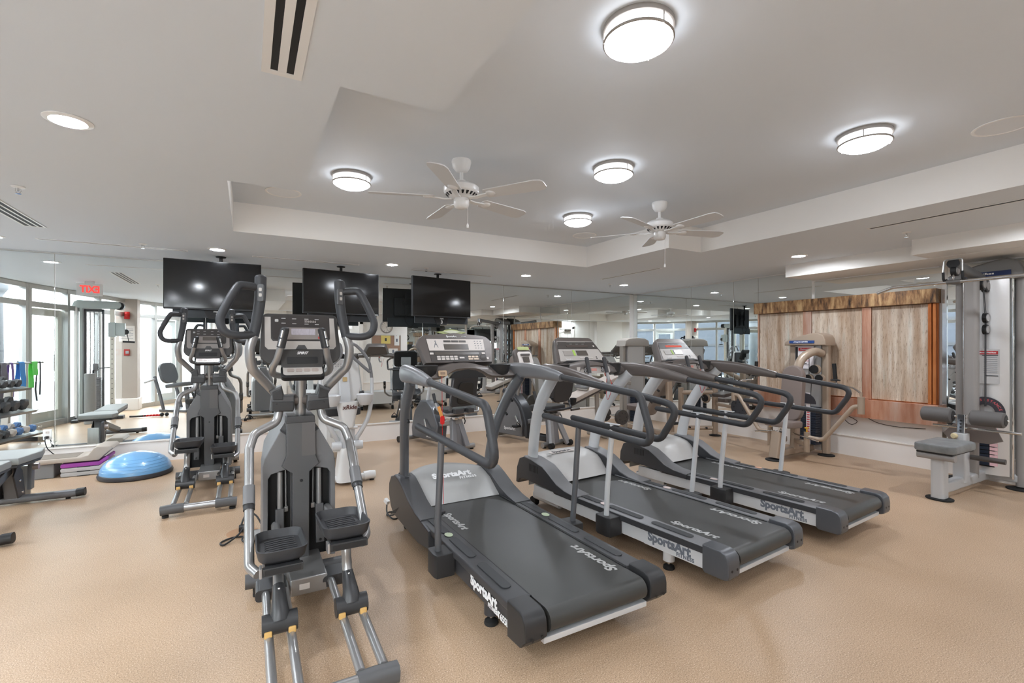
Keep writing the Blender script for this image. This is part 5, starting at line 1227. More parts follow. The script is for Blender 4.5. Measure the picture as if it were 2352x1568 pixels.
# --- lat pulldown at the right edge
t = thing('lat_pulldown', 'grey lat pulldown machine with a long chrome bar, at the right edge', 'weight machine', (6.1, 1.9, 0)); A = At(t)
lat_g = mat('lat_frame_grey', (146, 142, 139), .42, .05); lat_p = mat('lat_frame_pale', (190, 191, 192), .4, .05)
for y, nm in ((2.09, 0), (1.64, 1)):
    g = A.g(); g.tube([(6.56, y, .03), (6.56, y, 2.06)], 1, sec=rrect(.078, .07, .03), up=(1, 0, 0)); cl = g.ob('tower_column', lat_g, t)
    g = A.g(); g.lathe([(0, 0), (.11, 0), (.11, .012), (.08, .018), (0, .018)], (6.56, y, 0), 24); g.ob('foot_plate', rubber, cl)
g = A.g(); g.prism([(1.59, 2.05), (1.595, 2.14), (1.63, 2.215), (1.71, 2.25), (1.80, 2.24), (2.0, 2.19), (2.16, 2.12), (2.17, 2.05)], 'x', 6.44, 6.68, .016); th = g.ob('tower_header', gun_d if False else mat('header_grey', (122, 122, 122), .4, .2), t, sharp=40)
g = A.g(); g.b2((6.432, 1.68, 2.085), (6.438, 2.02, 2.13)); bl = g.ob('blue_label', mat('label_navy', (30, 48, 92), .4), th, sharp=0)
scribble(bl, A, 6.431, 1.80, 2.0, 2.107, .026, white_ink, 5)
n = 14; secs = [[], []]
for k in range(n+1):
    y = 1.70+.33*k/n; x = 6.47-.045*math.sin(PI*k/n)
    secs[0].append((x, y, .12)); secs[1].append((x, y, 2.05))
g = A.g(); g.loft([secs[0]+[(6.52, 2.03, .12), (6.52, 1.70, .12)], secs[1]+[(6.52, 2.03, 2.05), (6.52, 1.70, 2.05)]]); sh = g.ob('weight_shroud', mat('shroud_silver', (206, 205, 204), .28, .55), t, sharp=30)
for y in (1.685, 2.045): A.g().cyl((6.50, y, .10), (6.50, y, 2.05), .012, 10).ob('guide_rod', chrome, t)
g = A.g(); g.b2((6.415, 1.755, 1.02), (6.419, 1.965, 1.36)); pc = g.ob('placard', mat('placard_grey', (186, 184, 182), .4), t, sharp=0)
g = A.g(); g.b2((6.412, 1.765, 1.31), (6.414, 1.955, 1.345)); hp = g.ob('placard_heading', mat('heading_red', (170, 50, 54), .5), pc, sharp=0)
text('Lat Pulldown/Mid Row', .0175, white_ink, hp, A.M @ frame((6.411, 1.86, 1.3275), (0, -1, 0), (0, 0, 1)), off=.0004)
for z, y0, y1 in ((1.30, 1.765, 1.88), (1.10, 1.765, 1.86), (1.22, 1.90, 1.955), (1.16, 1.92, 1.955)): A.g().b2((6.4125, y0, z-.004), (6.4145, y1, z+.004)).ob('placard_line', dark_ink, pc, sharp=0)
for k in range(9): A.g().b2((6.4125, 1.77, 1.28-k*.019), (6.4142, 1.87, 1.284-k*.019)).ob('placard_line', grey_ink, pc, sharp=0)
# resistance dial and plates in the lower window
def arc(r0, r1, n=20, a0=0, a1=PI): return [(r1*math.cos(a0+(a1-a0)*k/n), r1*math.sin(a0+(a1-a0)*k/n)) for k in range(n+1)]+[(r0*math.cos(a1-(a1-a0)*k/n), r0*math.sin(a1-(a1-a0)*k/n)) for k in range(n+1)]
g = A.g(); g.prism([(a+1.86, b+.74) for a, b in arc(.075, .15)], 'x', 6.405, 6.411); ra = g.ob('resistance_arc', mat('arc_dark', (58, 56, 62), .5), t)
word = 'RESISTANCE'
for k, chh in enumerate(word):
    a = R(128-k*12.5); c = Vector((6.404, 1.86-.118*math.cos(a), .74+.118*math.sin(a)))
    text(chh, .032, mat('arc_red', (206, 96, 100), .5), ra, A.M @ frame(c, (0, -math.sin(a), -math.cos(a)) if False else (0, -math.sin(a), -math.cos(a)), (0, -math.cos(a), math.sin(a))), 'dial_letter', off=.0008)
g = A.g(); g.b2((6.408, 1.79, .20), (6.412, 1.935, .74)); wn = g.ob('stack_window', black, t, sharp=0)
for k in range(13):
    A.g().b2((6.396, 1.83, .215+k*.038), (6.408, 1.932, .245+k*.038), .002).ob('weight_plate', stack_m, wn, sharp=0)
    A.g().b2((6.398, 1.765, .215+k*.038), (6.408, 1.822, .245+k*.038)).ob('number_tag', mat('tag_pink', (226, 186, 190), .5), wn, sharp=0)
# boom, front column, cable and pulleys
g = A.g(); g.tube([(5.80, 1.9, 2.165), (6.50, 1.9, 2.055)], 1, sec=rrect(.085, .085, .028), up=(0, 0, 1)); bo = g.ob('boom', mat('boom_grey', (108, 108, 108), .4, .25), t)
g = A.g(); g.tube([(5.785, 1.9, 2.168), (5.80, 1.9, 2.166)], 1, sec=rrect(.095, .075, .035), up=(0, 0, 1)); g.ob('boom_cap', black, bo)
g = A.g(); g.tube([(5.84, 1.965, 2.02), (5.80, 1.97, 2.01), (5.78, 1.97, 2.07), (5.79, 1.965, 2.205), (5.79, 1.835, 2.205), (5.78, 1.83, 2.07), (5.80, 1.83, 2.01), (5.84, 1.835, 2.02)], .008, 8, fil=.02); g.ob('bar_hook', steel, bo)
for s in (-1, 1):
    g = A.g(); g.tube([(5.78, 1.9+s*.07, 2.09), (5.785, 1.9+s*.07, 2.03), (5.80, 1.9+s*.068, 2.008), (5.84, 1.9+s*.065, 2.02)], .0115, 8, fil=.02); g.ob('hook_sleeve', rubber, bo)
g = A.g(); g.tube([(6.26, 1.915, .10), (6.22, 1.9, 2.04)], 1, sec=rrect(.11, .085, .035), up=(1, 0, 0)); g.ob('front_column', lat_g, t)
for x, z, r_ in ((5.83, 2.10, .05), (6.30, 2.0, .06), (6.39, 1.985, .06)):
    yc = 1.9 if x < 6 else 1.85
    g = A.g(); g.cyl((x, yc-.02, z), (x, yc+.02, z), r_, 24); q = g.ob('pulley', black, t); A.g().cyl((x, yc-.025, z), (x, yc+.025, z), r_*.7, 20).ob('pulley_cheek', lat_g, q)
for z in (1.67, 1.555):
    g = A.g(); g.cyl((6.36, 1.825, z), (6.36, 1.855, z), .048, 24); q = g.ob('pulley', black, t); A.g().cyl((6.36, 1.82, z), (6.36, 1.86, z), .035, 20).ob('pulley_cheek', lat_p, q)
g = A.g(); g.b2((6.352, 1.834, 1.60), (6.368, 1.846, 1.63)); g.cyl((6.34, 1.84, 1.68), (6.325, 1.85, 1.99), .0035, 6); g.cyl((6.38, 1.84, 1.68), (6.345, 1.85, 1.97), .0035, 6); g.cyl((6.34, 1.84, .8), (6.345, 1.84, 1.55), .0035, 6); g.cyl((6.37, 1.84, .8), (6.37, 1.84, 1.55), .0035, 6); g.ob('cable', dark_ink, t)
g = A.g(); g.cyl((5.80, 1.9, 2.02), (5.80, 1.9, 2.08), .006, 8); g.tube([(5.80+.016*math.cos(a), 1.9, 2.035+.026*math.sin(a)) for a in [2*PI*k/14 for k in range(14)]], .004, 6, loop=True); g.ball((5.80, 1.9, 2.085), .012, 10); g.ob('carabiner', chrome, t)
bar_m = mat('bar_chrome', (206, 204, 200), .18, .95)
g = A.g(); g.tube([(5.80, 2.52, 1.945), (5.80, 2.38, 1.995), (5.80, 1.42, 1.995), (5.80, 1.28, 1.945)], .0155, 14, fil=.06); lb = g.ob('lat_bar', bar_m, t)
g = A.g(); g.cyl((5.80, 1.85, 1.995), (5.80, 1.95, 1.995), .021, 16); g.cyl((5.80, 1.9, 1.995), (5.80, 1.9, 2.03), .010, 10); g.ob('bar_swivel', mat('swivel_grey', (120, 118, 116), .35, .6), lb)
# seat, rollers, base
g = A.g(); pad(g, (5.36, 1.9, .475), (5.86, 1.9, .475), .30, .075, (0, 0, 1), .05, .016); sp = g.ob('seat_pad', mat('worn_grey_vinyl', (132, 134, 134), .45, noise=(9, .35), bump=(260, .1)), t)
g = A.g(); g.b2((5.38, 1.77, .425), (5.84, 2.03, .437), .004); g.ob('seat_board', black, sp)
g = A.g(); g.tube([(5.42, 2.03, .40), (5.42, 1.76, .40)], 1, sec=rrect(.07, .06, .025), up=(0, 0, 1)); g.ob('seat_crossbar', lat_g, t)
g = A.g(); g.tube([(5.50, 1.9, .02), (5.50, 1.9, .42)], 1, sec=rrect(.10, .13, .03), up=(1, 0, 0)); fl = g.ob('front_leg', lat_p, t)
g = A.g(); g.prism([(a+5.50, b+1.9) for a, b in rrect(.17, .20, .08)], 'z', 0, .016, .004); g.ob('foot_plate', rubber, fl)
g = A.g(); g.tube([(5.97, 1.9, .10), (5.97, 1.9, .56)], 1, sec=rrect(.10, .11, .02), up=(1, 0, 0)); g.ob('knee_post', lat_p, t)
g = A.g(); g.tube([(5.55, 1.9, .10), (6.56, 1.9, .10)], 1, sec=rrect(.08, .10, .02), up=(0, 0, 1)); g.tube([(6.56, 2.1, .1), (6.56, 1.66, .1)], 1, sec=rrect(.07, .08, .02), up=(0, 0, 1)); g.ob('base_beam', lat_p, t)
g = A.g(); g.tube([(5.98, 1.9, .50), (6.0, 1.9, .735)], 1, sec=rrect(.062, .062, .008), up=(1, 0, 0)); kp = g.ob('knee_slide', chrome, t)
for k in range(4): A.g().cyl((5.957, 1.9, .585+k*.032), (5.955, 1.9, .585+k*.032), .008, 8).ob('pin_hole', black, kp)
A.g().lathe([(0, 0), (.026, 0), (.028, .012), (.02, .03), (0, .032)], (5.915, 1.93, .535), 16, (-1, 0, 0)).ob('pin_knob', mat('knob_cream', (206, 190, 150), .4), kp)
g = A.g(); g.cyl((6.0, 2.22, .715), (6.0, 1.58, .715), .012, 10); g.ob('roller_axle', chrome, t)
for y0, y1 in ((2.21, 1.97), (1.84, 1.60)):
    g = A.g(); g.lathe([(0, 0), (.055, 0), (.070, .012), (.072, .03), (.072, .21), (.070, .23), (.055, .24), (0, .24)], (6.0, y1, .715), 24, (0, 1, 0)); fr_ = g.ob('foam_roller', mat('roller_foam_grey', (92, 89, 87), .6), t)
    g = A.g(); g.lathe([(0, -.006), (.045, -.004), (.05, .002), (0, .004)], (6.0, y1, .715), 20, (0, 1, 0)); g.ob('roller_end', mat('roller_end_black', (38, 37, 37), .5), fr_)
g = A.g(); g.cyl((6.08, 2.15, .60), (6.08, 1.52, .60), .013, 12); g.ob('row_bar', bar_m, t)
g = A.g(); g.cyl((6.0, 1.84, .34), (6.0, 1.60, .34), .024, 14); g.ob('foot_rest', bronze_d, t)
g = A.g(); g.prism([(2.1, .52), (2.02, .62), (1.72, .64), (1.66, .50), (1.75, .46), (2.05, .46)], 'x', 6.16, 6.175, .004); g.ob('low_plate', mat('plate_taupe', (120, 110, 104), .4, .3), t)

# ------------------------------------------------------------------ left side: bench, step, balance dome
t = thing('weight_bench', 'grey adjustable weight bench cut by the left edge of the photo', 'bench', (-1.78, 5.2, 0)); A = At(t)
bf = mat('bench_frame_grey', (104, 104, 106), .4, .3); bv = mat('bench_vinyl', (140, 142, 140), .45, bump=(260, .1)); bd_ = mat('bench_pad_edge', (52, 52, 54), .5)
g = A.g(); pad(g, (-1.80, 4.62, .455), (-1.80, 5.36, .435), .27, .06, (0, 0, 1), .03, .014); q = g.ob('back_pad', bv, t)
g = A.g(); pad(g, (-1.80, 4.63, .42), (-1.80, 5.35, .40), .265, .022, (0, 0, 1), .03, .004); g.ob('pad_board', bd_, q)
g = A.g(); g.M = A.M; g.prism([(-1.95, 5.42), (-1.65, 5.42), (-1.585, 5.72), (-1.62, 5.90), (-1.98, 5.90), (-2.015, 5.72)], 'z', .405, .465, .014); q = g.ob('seat_pad', bv, t)
g = A.g(); g.prism([(-1.95, 5.43), (-1.66, 5.43), (-1.60, 5.72), (-1.63, 5.885), (-1.97, 5.885), (-2.0, 5.72)], 'z', .382, .404, .004); g.ob('pad_board', bd_, q)
for y, x0, x1 in ((5.78, -2.27, -1.31), (4.61, -2.15, -1.43)):
    g = A.g(); g.tube([(x0+.05, y, .045), (x1-.05, y, .045)], 1, sec=rrect(.075, .065, .025), up=(0, 0, 1)); fb = g.ob('foot_bar', bf, t)
    for x, d in ((x0, 1), (x1, -1)):
        g = A.g(); g.tube([(x+d*.06, y, .046), (x, y, .05)], 1, sec=rrect(.082, .07, .028), up=(0, 0, 1)); g.ob('end_cap', black, fb)
        A.g().cyl((x+d*.12, y, .0), (x+d*.12, y, .02), .018, 10).ob('foot', rubber, fb)
g = A.g(); g.tube([(-1.80, 5.78, .06), (-1.80, 5.70, .39)], 1, sec=rrect(.09, .07, .01), up=(0, 1, 0)); g.ob('seat_post', bf, t)
g = A.g(); g.tube([(-1.80, 4.61, .07), (-1.80, 5.66, .33)], 1, sec=rrect(.07, .08, .01), up=(0, 0, 1)); g.ob('main_strut', bf, t)
for x in (-1.745, -1.865):
    g = A.g(); g.prism([(5.70, .07), (5.84, .07), (5.78, .30), (5.68, .37), (5.60, .28)], 'x', x, x+.012, .002); pl = g.ob('gusset_plate', bd_, t)
    for y, z in ((5.72, .22), (5.77, .11)): A.g().lathe([(0, 0), (.012, 0), (.010, .006), (0, .008)], (x+.012, y, z), 10, (1, 0, 0)).ob('bolt', chrome, pl)
g = A.g(); g.cyl((-1.70, 5.9, .30), (-1.66, 5.9, .30), .03, 14); g.ob('pull_knob', mat('knob_silver', (170, 160, 156), .3, .6), t)
g = A.g(); g.prism([(5.86, .10), (5.93, .10), (5.95, .36), (5.88, .38)], 'x', -1.73, -1.70, .004); g.prism([(5.86, .10), (5.93, .10), (5.95, .36), (5.88, .38)], 'x', -1.90, -1.87, .004) if False else None; g.ob('rear_plate', bf, t)
g = A.g(); g.tube([(-1.80, 5.99, .0), (-1.80, 5.97, .30)], 1, sec=rrect(.12, .03, .006), up=(0, 1, 0)); g.ob('chrome_post', steel, t)
# step platform on risers
t = thing('step_platform', 'tan step deck with a raised end, lying on risers below the mirror', 'exercise step', (-1.75, 6.86, 0)); A = At(t)
stp = mat('step_tan', (168, 156, 144), .55, bump=(200, .15)); stg = mat('step_grey', (124, 124, 126), .5)
g = A.g(); g.prism([(-2.62, .156), (-2.62, .20), (-1.56, .205), (-1.50, .22), (-1.45, .290), (-1.42, .305), (-1.31, .30), (-1.285, .275), (-1.34, .222), (-1.41, .156)], 'y', 6.70, 7.04, .014); g.ob('deck', stp, t)
g = A.g(); g.b2((-2.55, 6.73, .2005), (-1.60, 7.01, .208), .002); g.ob('deck_mat', mat('deck_mat', (132, 122, 112), .75, bump=(500, .3)), t)
for x in (-2.45, -1.86):
    g = A.g(); g.prism([(x-.08, .0), (x+.08, .0), (x+.08, .155), (x-.08, .155)], 'y', 6.74, 7.0, .01); g.ob('support_block', stg, t)
ris = [((170, 168, 166), 'lowest grey riser under the raised end of the tan step deck'), ((178, 174, 172), 'upper grey riser under the purple one, in the step stack'), ((150, 62, 150), 'purple riser directly under the tan step deck')]
for k, (c, lab) in enumerate(ris):
    m = mat('riser_plastic_%s' % ('purple' if k == 2 else 'grey' if k else 'silver'), c, .45)
    t = thing('step_riser', lab, 'step riser', (-1.53, 6.86, .003+k*.0475), 0, 'risers under the step deck')
    g = G()
    o_ = [(-.185, 0), (-.195, .012), (-.195, .034), (-.185, .046), (.12, .046), (.19, .100), (.205, .092), (.205, .068), (.19, .054), (.125, .002)]
    g.prism([(x, z*(.98)) for x, z in o_], 'y', -.15, .15, .008); r_ = g.ob('riser_shell', m, t)
    g = G(); g.b2((-.06, -.152, .0), (.05, -.148, .006)); g.ob('grip_notch', black, r_, sharp=0)
# balance dome
t = thing('balance_dome', 'blue half-ball balance dome on a dark base, on the floor at left', 'balance trainer', (-1.05, 6.50, 0)); 
G().lathe([(0, .0), (.31, .0), (.325, .008), (.33, .03), (.322, .048), (.30, .052), (0, .052)], (0, 0, 0), 48).ob('base_rim', mat('dome_base', (58, 58, 62), .45), t)
pr = [(.312*math.cos(a), .050+.20*math.sin(a)) for a in [PI/2*k/12 for k in range(12)]]+[(0, .25)]
dm = mat('dome_blue', (116, 168, 212), .28, coat=.4)
db = G().lathe(pr, (0, 0, 0), 48).ob('dome', dm, t)
for k in range(5):
    z = .085+.028*k; r_ = .3125*math.cos(math.asin(min(.99, (z-.05)/.20)))+.0005
    g = G(); g.tube([(r_*math.cos(2*PI*i/48), r_*math.sin(2*PI*i/48), z) for i in range(48)], .0016, 4, loop=True); g.ob('dome_rib', dm, db)
# outlet cut into the mirror
t = thing('wall_outlet', 'white outlet with a clear cover and black plug, in the back mirror at far left', 'outlet', (-1.94, 7.142, .41))
g = G(); g.prism(rrect(.075, .115, .008), 'y', -.007, 0, .002); op = g.ob('outlet_plate', white_gloss, t)
for z in (.025, -.025):
    g = G(); g.prism([(a, b+z) for a, b in rrect(.034, .034, .012)], 'y', -.010, -.007); g.ob('socket', panel_w, op)
    for x in (-.007, .007): G().b2((x-.0015, -.0112, z-.006), (x+.0015, -.0095, z+.006)).ob('slot', black, op, sharp=0)
g = G(); g.b2((-.065, -.06, -.09), (-.061, -.001, .10)); g.b2((.061, -.06, -.09), (.065, -.001, .10)); g.b2((-.061, -.06, -.094), (.061, -.001, -.09)) ; g.ob('clear_cover', glass, t, sharp=0)
g = G(); g.box((0, -.03, -.028), (.03, .04, .028), .006); pg = g.ob('plug', black, t)
g = G(); g.tube(smooth_path([(0, -.05, -.03), (.0, -.08, -.06), (.02, -.08, -.14), (.06, -.07, -.20), (.10, -.05, -.25)]), .005, 8); g.ob('cable', black, t)

# ------------------------------------------------------------------ things seen through the mirrors
rack_m = mat('rack_grey', (126, 124, 122), .4, .3)
ra_ = 102.1
t = thing('dumbbell_rack', 'three-tier dumbbell rack along the window wall, seen in the back mirror', 'rack', (-2.93, 4.60, 0), R(ra_))
tiers = [(.80, .13), (.47, .20), (.145, .30)]
for x in (.06, 1.44):
    g = G(); g.tube([(x, .16, .03), (x, .09, .86)], 1, sec=rrect(.09, .05, .01), up=(1, 0, 0)); g.ob('rack_post', mat('rack_pale', (196, 190, 182), .4, .1), t)
    g = G(); g.tube([(x, .28, .03), (x, -.32, .03)], 1, sec=rrect(.05, .06, .01), up=(0, 0, 1)); g.ob('rack_foot', char, t)
for z, y in tiers:
    g = G(); g.prism([(-y+.29, z+.05), (-y+.29, z+.035), (-y+.01, z-.05), (-y-.02, z-.015), (-y-.0, z-.02)], 'x', 0, 1.5, .003); g.ob('rack_shelf', rack_m, t)
def dumbbell(label, loc, m, r, rz):
    t = thing('dumbbell', label, 'dumbbell', loc, rz, 'hex dumbbells on the rack')
    hx = [(r*math.cos(R(60*k)), r*math.sin(R(60*k))) for k in range(6)]
    for s in (-1, 1):
        g = G(); g.loft([[(a*k, s*y, b*k) for a, b in hx] for y, k in ((.055, .72), (.066, 1), (.115, 1), (.126, .74))]); g.ob('hex_head', m, t, sharp=20)
    G().cyl((0, -.06, 0), (0, .06, 0), .016, 12).ob('handle', chrome, t)
    return t
words = ['first', 'second', 'third', 'fourth', 'fifth', 'sixth', 'seventh']
hexb = mat('hex_rubber', (70, 70, 72), .55); hexblue = mat('neoprene_blue', (92, 132, 186), .55); hexpale = mat('neoprene_pale', (204, 194, 186), .55)
for ti, (z, y) in enumerate(tiers):
    for k in range(6):
        r_ = (.060, .082, .056)[ti]; m = hexb if ti < 2 else (hexblue if k in (0, 2) else hexpale if k in (1, 3) else hexb)
        x = .20+k*(.14, .185, .135)[ti]
        p = Matrix.Rotation(R(ra_), 4, 'Z') @ Vector((x, -y+.145, z+.015+r_*.9+.018)); p += Vector((-2.93, 4.60, 0))
        nm = ('black', 'black', 'blue' if m is hexblue else 'pale' if m is hexpale else 'black')[ti]
        d = dumbbell('%s hex dumbbell, %s from the near end on the %s tier of the rack' % (nm, words[k], ('top', 'middle', 'bottom')[ti]), p, m, r_, R(ra_))
        d.rotation_euler = (R(13.6), 0, R(ra_))
# band rail
rl0, rl1 = Vector((-2.93, 3.70, 1.135)), Vector((-3.33, 5.45, 1.135))
t = thing('band_rail', 'steel rail holding resistance bands, before the left windows', 'rail', (0, 0, 0))
g = G(); g.cyl(rl0, rl1, .014, 12); g.ob('rail', steel, t)
for f_ in (.03, .97):
    p = rl0.lerp(rl1, f_); g = G(); g.cyl(p, p+Vector((-.30 if f_ < .5 else -.26, -.06, 0)), .010, 8); g.lathe([(0, 0), (.03, 0), (.03, .01), (0, .01)], p+Vector((-.30 if f_ < .5 else -.26, -.06, 0)), 14, (1, .2, 0)); g.ob('rail_bracket', steel, t)
def band(label, f_, m, w, l0, l1):
    p = rl0.lerp(rl1, f_); d = (rl1-rl0).normalized(); n = Vector((-d.y, d.x, 0))
    rr_ = random.Random(int(f_*100)); g = G()
    path = [(-.024, -l0), (-.030, -l0*.6), (-.024, -l0*.25), (-.021, 0), (-.015, .015), (0, .0215), (.015, .015), (.021, 0), (.026, -l1*.3), (.034, -l1*.7), (.026, -l1)]
    sh = [rr_.uniform(-.02, .02) for _ in path]; sh[3:8] = [0]*5
    secs = []
    for (a, z), s_ in zip(path, sh):
        c = p+n*a+d*s_+Vector((0, 0, z)); th = .0022
        secs.append([tuple(c-d*w/2-n*th), tuple(c+d*w/2-n*th), tuple(c+d*w/2+n*th), tuple(c-d*w/2+n*th)])
    g.loft(secs); return tag(g.ob('resistance_band', m, sharp=50), label, 'resistance band', 'resistance bands on the rail')
band('wide grey resistance band hanging on the rail, nearest the rack', .50, mat('band_grey', (104, 100, 108), .5), .11, .36, .52)
band('purple resistance band hanging between the grey and the blue bands', .41, mat('band_purple', (112, 84, 150), .5), .05, .5, .55)
band('blue resistance band hanging on the rail', .29, mat('band_blue', (52, 136, 206), .5), .11, .40, .37)
band('bright green resistance band hanging on the rail', .13, mat('band_green', (104, 220, 96), .5), .12, .20, .40)
band('narrow black strap hanging at the end of the rail', .062, mat('band_black', (48, 50, 54), .5), .035, .52, .62)
# foam roller
t = tag(G().lathe([(0, 0), (.08, 0), (.085, .006), (.085, .90), (.08, .906), (0, .906)], (-2.48, 3.06, 0), 32).ob('foam_roller', mat('roller_light_grey', (138, 138, 136), .6, bump=(300, .15))), 'tall grey foam roller standing on end beside the cable machine', 'foam roller')
# cable machine
t = thing('cable_machine', 'grey cable crossover tower before the window wall, seen in the back mirror', 'weight machine', (-2.45, 2.45, 0)); A = At(t)
cm_ = mat('cable_grey', (172, 180, 178), .38, .2)
g = A.g(); g.prism([(-2.86, 2.16), (-2.83, 2.24), (-2.78, 2.27), (-2.20, 2.26), (-2.14, 2.23), (-2.13, 2.18), (-2.16, 2.13), (-2.22, 2.115), (-2.86, 2.12)], 'y', 2.40, 2.54, .01); g.ob('top_beam', cm_, t)
g = A.g(); g.cyl((-2.165, 2.42, 2.18), (-2.165, 2.52, 2.18), .075, 24); g.ob('pulley', black, t)
for x in (-2.80, -2.72): A.g().b2((x-.03, 2.40, .05), (x+.02, 2.54, 2.13), .008).ob('rear_post', white_gloss if x < -2.75 else cm_, t)
g = A.g(); g.b2((-2.69, 2.44, .1), (-2.66, 2.50, 2.10), .004); g.b2((-2.43, 2.44, .1), (-2.40, 2.50, 2.10), .004); g.b2((-2.69, 2.44, 2.06), (-2.40, 2.50, 2.11), .004); g.ob('stack_frame', char, t)
for x in (-2.61, -2.55, -2.48): A.g().cyl((x, 2.47, .1), (x, 2.47, 2.07), .012, 10).ob('guide_rod', chrome, t)
for k in range(16): A.g().b2((-2.65, 2.40, .14+k*.042), (-2.45, 2.55, .178+k*.042), .003).ob('weight_plate', grey_p, t, sharp=0)
g = A.g(); g.b2((-2.56, 2.36, .14), (-2.53, 2.56, .95)); g.ob('selector_bar', black, t, sharp=0)
g = A.g(); g.b2((-2.31, 2.44, .04), (-2.24, 2.51, 2.12), .008); ps = g.ob('column', mat('cable_post_cream', (206, 200, 188), .35, .3), t)
for k in range(16): A.g().cyl((-2.275, 2.512, .30+k*.095), (-2.275, 2.5105, .30+k*.095), .009, 8).ob('pin_hole', black, ps)
g = A.g(); g.b2((-2.33, 2.42, 1.58), (-2.22, 2.53, 1.86), .006); g.b2((-2.22, 2.43, 1.60), (-2.08, 2.52, 1.85), .008); cr = g.ob('carriage', cm_, t)
g = A.g(); g.cyl((-2.07, 2.45, 1.68), (-2.07, 2.50, 1.68), .05, 18); g.ob('swivel_pulley', black, cr)
g = A.g(); g.cyl((-2.05, 2.475, 1.64), (-2.03, 2.475, 1.50), .006, 8); g.cyl((-2.12, 2.475, 1.49), (-1.93, 2.475, 1.48), .018, 12); g.ob('handle_bar', black, t)
g = A.g(); g.tube([(-2.50, 2.47, .98), (-2.31, 2.47, .99)], .012, 8); g.box((-2.53, 2.47, 1.0), (.07, .08, .14), .01); g.ob('selector_block', grey_p, t)
g = A.g(); g.b2((-2.88, 2.38, .0), (-2.1, 2.56, .06), .01); g.b2((-2.80, 2.1, .0), (-2.70, 2.85, .05), .01); g.ob('base_frame', char, t)
# leg extension machine
t = thing('leg_extension_machine', 'grey leg extension machine with a rounded back pad, seen in the back mirror', 'weight machine', (-1.35, 1.6, 0), R(40)); A = At(t)
g = A.g(); pad(g, (-1.50, 1.6, .60), (-1.62, 1.62, 1.04), .40, .08, (-1, 0, .25), .15, .02); g.ob('back_pad', mat('slate_vinyl', (96, 98, 100), .45), t)
g = A.g(); pad(g, (-1.48, 1.6, .53), (-1.02, 1.6, .60), .40, .08, (0, 0, 1), .08, .02); g.ob('seat_pad', mat('slate_vinyl', (96, 98, 100), .45), t)
for s in (-1, 1):
    g = A.g(); g.tube([(-1.68, 1.6+s*.22, .75), (-1.55, 1.6+s*.22, .38), (-1.45, 1.6+s*.22, .04)], 1, sec=rrect(.06, .04, .01), up=(0, 1, 0)); g.ob('frame_leg', bf, t)
    g = A.g(); g.tube([(-1.62, 1.6+s*.27, .70), (-1.85, 1.6+s*.30, .62)], .02, 10); g.ob('side_handle', grey_l, t)
g = A.g(); g.b2((-1.55, 1.36, .0), (-.85, 1.84, .05), .01); g.ob('base_frame', bf, t)
g = A.g(); g.tube([(-1.05, 1.6, .05), (-1.1, 1.6, .52)], 1, sec=rrect(.08, .06, .01), up=(0, 1, 0)); g.ob('seat_post', bf, t)
g = A.g(); g.tube([(-1.0, 1.6, .52), (-.90, 1.6, .30), (-.88, 1.6, .2)], .025, 12); g.cyl((-.88, 1.42, .22), (-.88, 1.78, .22), .06, 18); g.ob('leg_lever', black, t)
g = A.g(); g.b2((-1.22, 1.10, .05), (-.98, 1.26, .06), .002); g.b2((-1.24, 1.10, .05), (-1.215, 1.26, 1.30), .006); g.b2((-.985, 1.10, .05), (-.96, 1.26, 1.30), .006); g.b2((-1.24, 1.10, 1.28), (-.96, 1.26, 1.33), .01); g.ob('stack_cage', bf, t)
for k in range(14): A.g().b2((-1.20, 1.11, .08+k*.045), (-1.0, 1.25, .12+k*.045), .003).ob('weight_plate', grey_p, t, sharp=0)
# resistance tube on the floor
t = thing('resistance_tube', 'black tube with red twisted cord on the floor by the column', 'exercise tube', (-1.75, 2.55, 0))
g = G(); g.tube(smooth_path([(-.25, 0, .03), (-.1, .02, .03), (.1, -.02, .03), (.28, .0, .03)]), .018, 10); g.ob('cord', black, t)
for k in range(6): G().cyl((-.05+k*.05, -.012, .03), (-.02+k*.05, .012, .03), .0205, 10).ob('red_stripe', red, t)
for x in (.26, .34): G().ball((x, 0, .038), .038, 12).ob('end_ball', black, t)
# exit sign
t = thing('exit_sign', 'white exit sign with red letters under the soffit near the window wall', 'sign', (-2.22, 4.25, ZS), R(-17))
G().b2((-.16, -.025, -.225), (.16, .025, -.035), .006).ob('sign_box', white_gloss, t)
G().b2((-.06, -.03, -.035), (.06, .03, -.001), .004).ob('canopy', white_gloss, t)
ex = emis('exit_red', (226, 60, 56), 1.0)
M = frame((0, .0256, -.13), (-1, 0, 0), (0, 0, 1)); text('EXIT', .15, ex, t, M, off=.006, sx=.78)
M = frame((0, -.0256, -.13), (1, 0, 0), (0, 0, 1)); text('EXIT', .15, ex, t, M, off=.006, sx=.78)
# column fittings
t = thing('fire_alarm', 'red fire alarm strobe high on the column by the windows', 'alarm', (-2.30, 1.062, 2.08)); G().b2((-.05, 0, -.08), (.05, .02, .08), .008).ob('back_box', red, t); G().lathe([(0, 0), (.045, 0), (.05, .03), (.03, .05), (0, .052)], (0.01, .02, .02), 18, (0, 1, 0)).ob('horn', red, t)
t = thing('fire_call_point', 'small red fire call point below the notice on the column', 'alarm', (-2.30, 1.062, 1.27)); G().b2((-.05, 0, -.07), (.05, .03, .07), .008).ob('box', mat('call_red', (170, 54, 48), .45), t); G().b2((-.02, .03, -.03), (.035, .036, .03), .003).ob('pull_lever', grey_l, t)
t = thing('wall_notice', 'printed notice sheet on the column between the two alarms', 'notice', (-2.30, 1.062, 1.68)); G().b2((-.14, 0, -.17), (.14, .004, .17)).ob('sheet', mat('notice_paper', (224, 214, 206), .6), t, sharp=0)
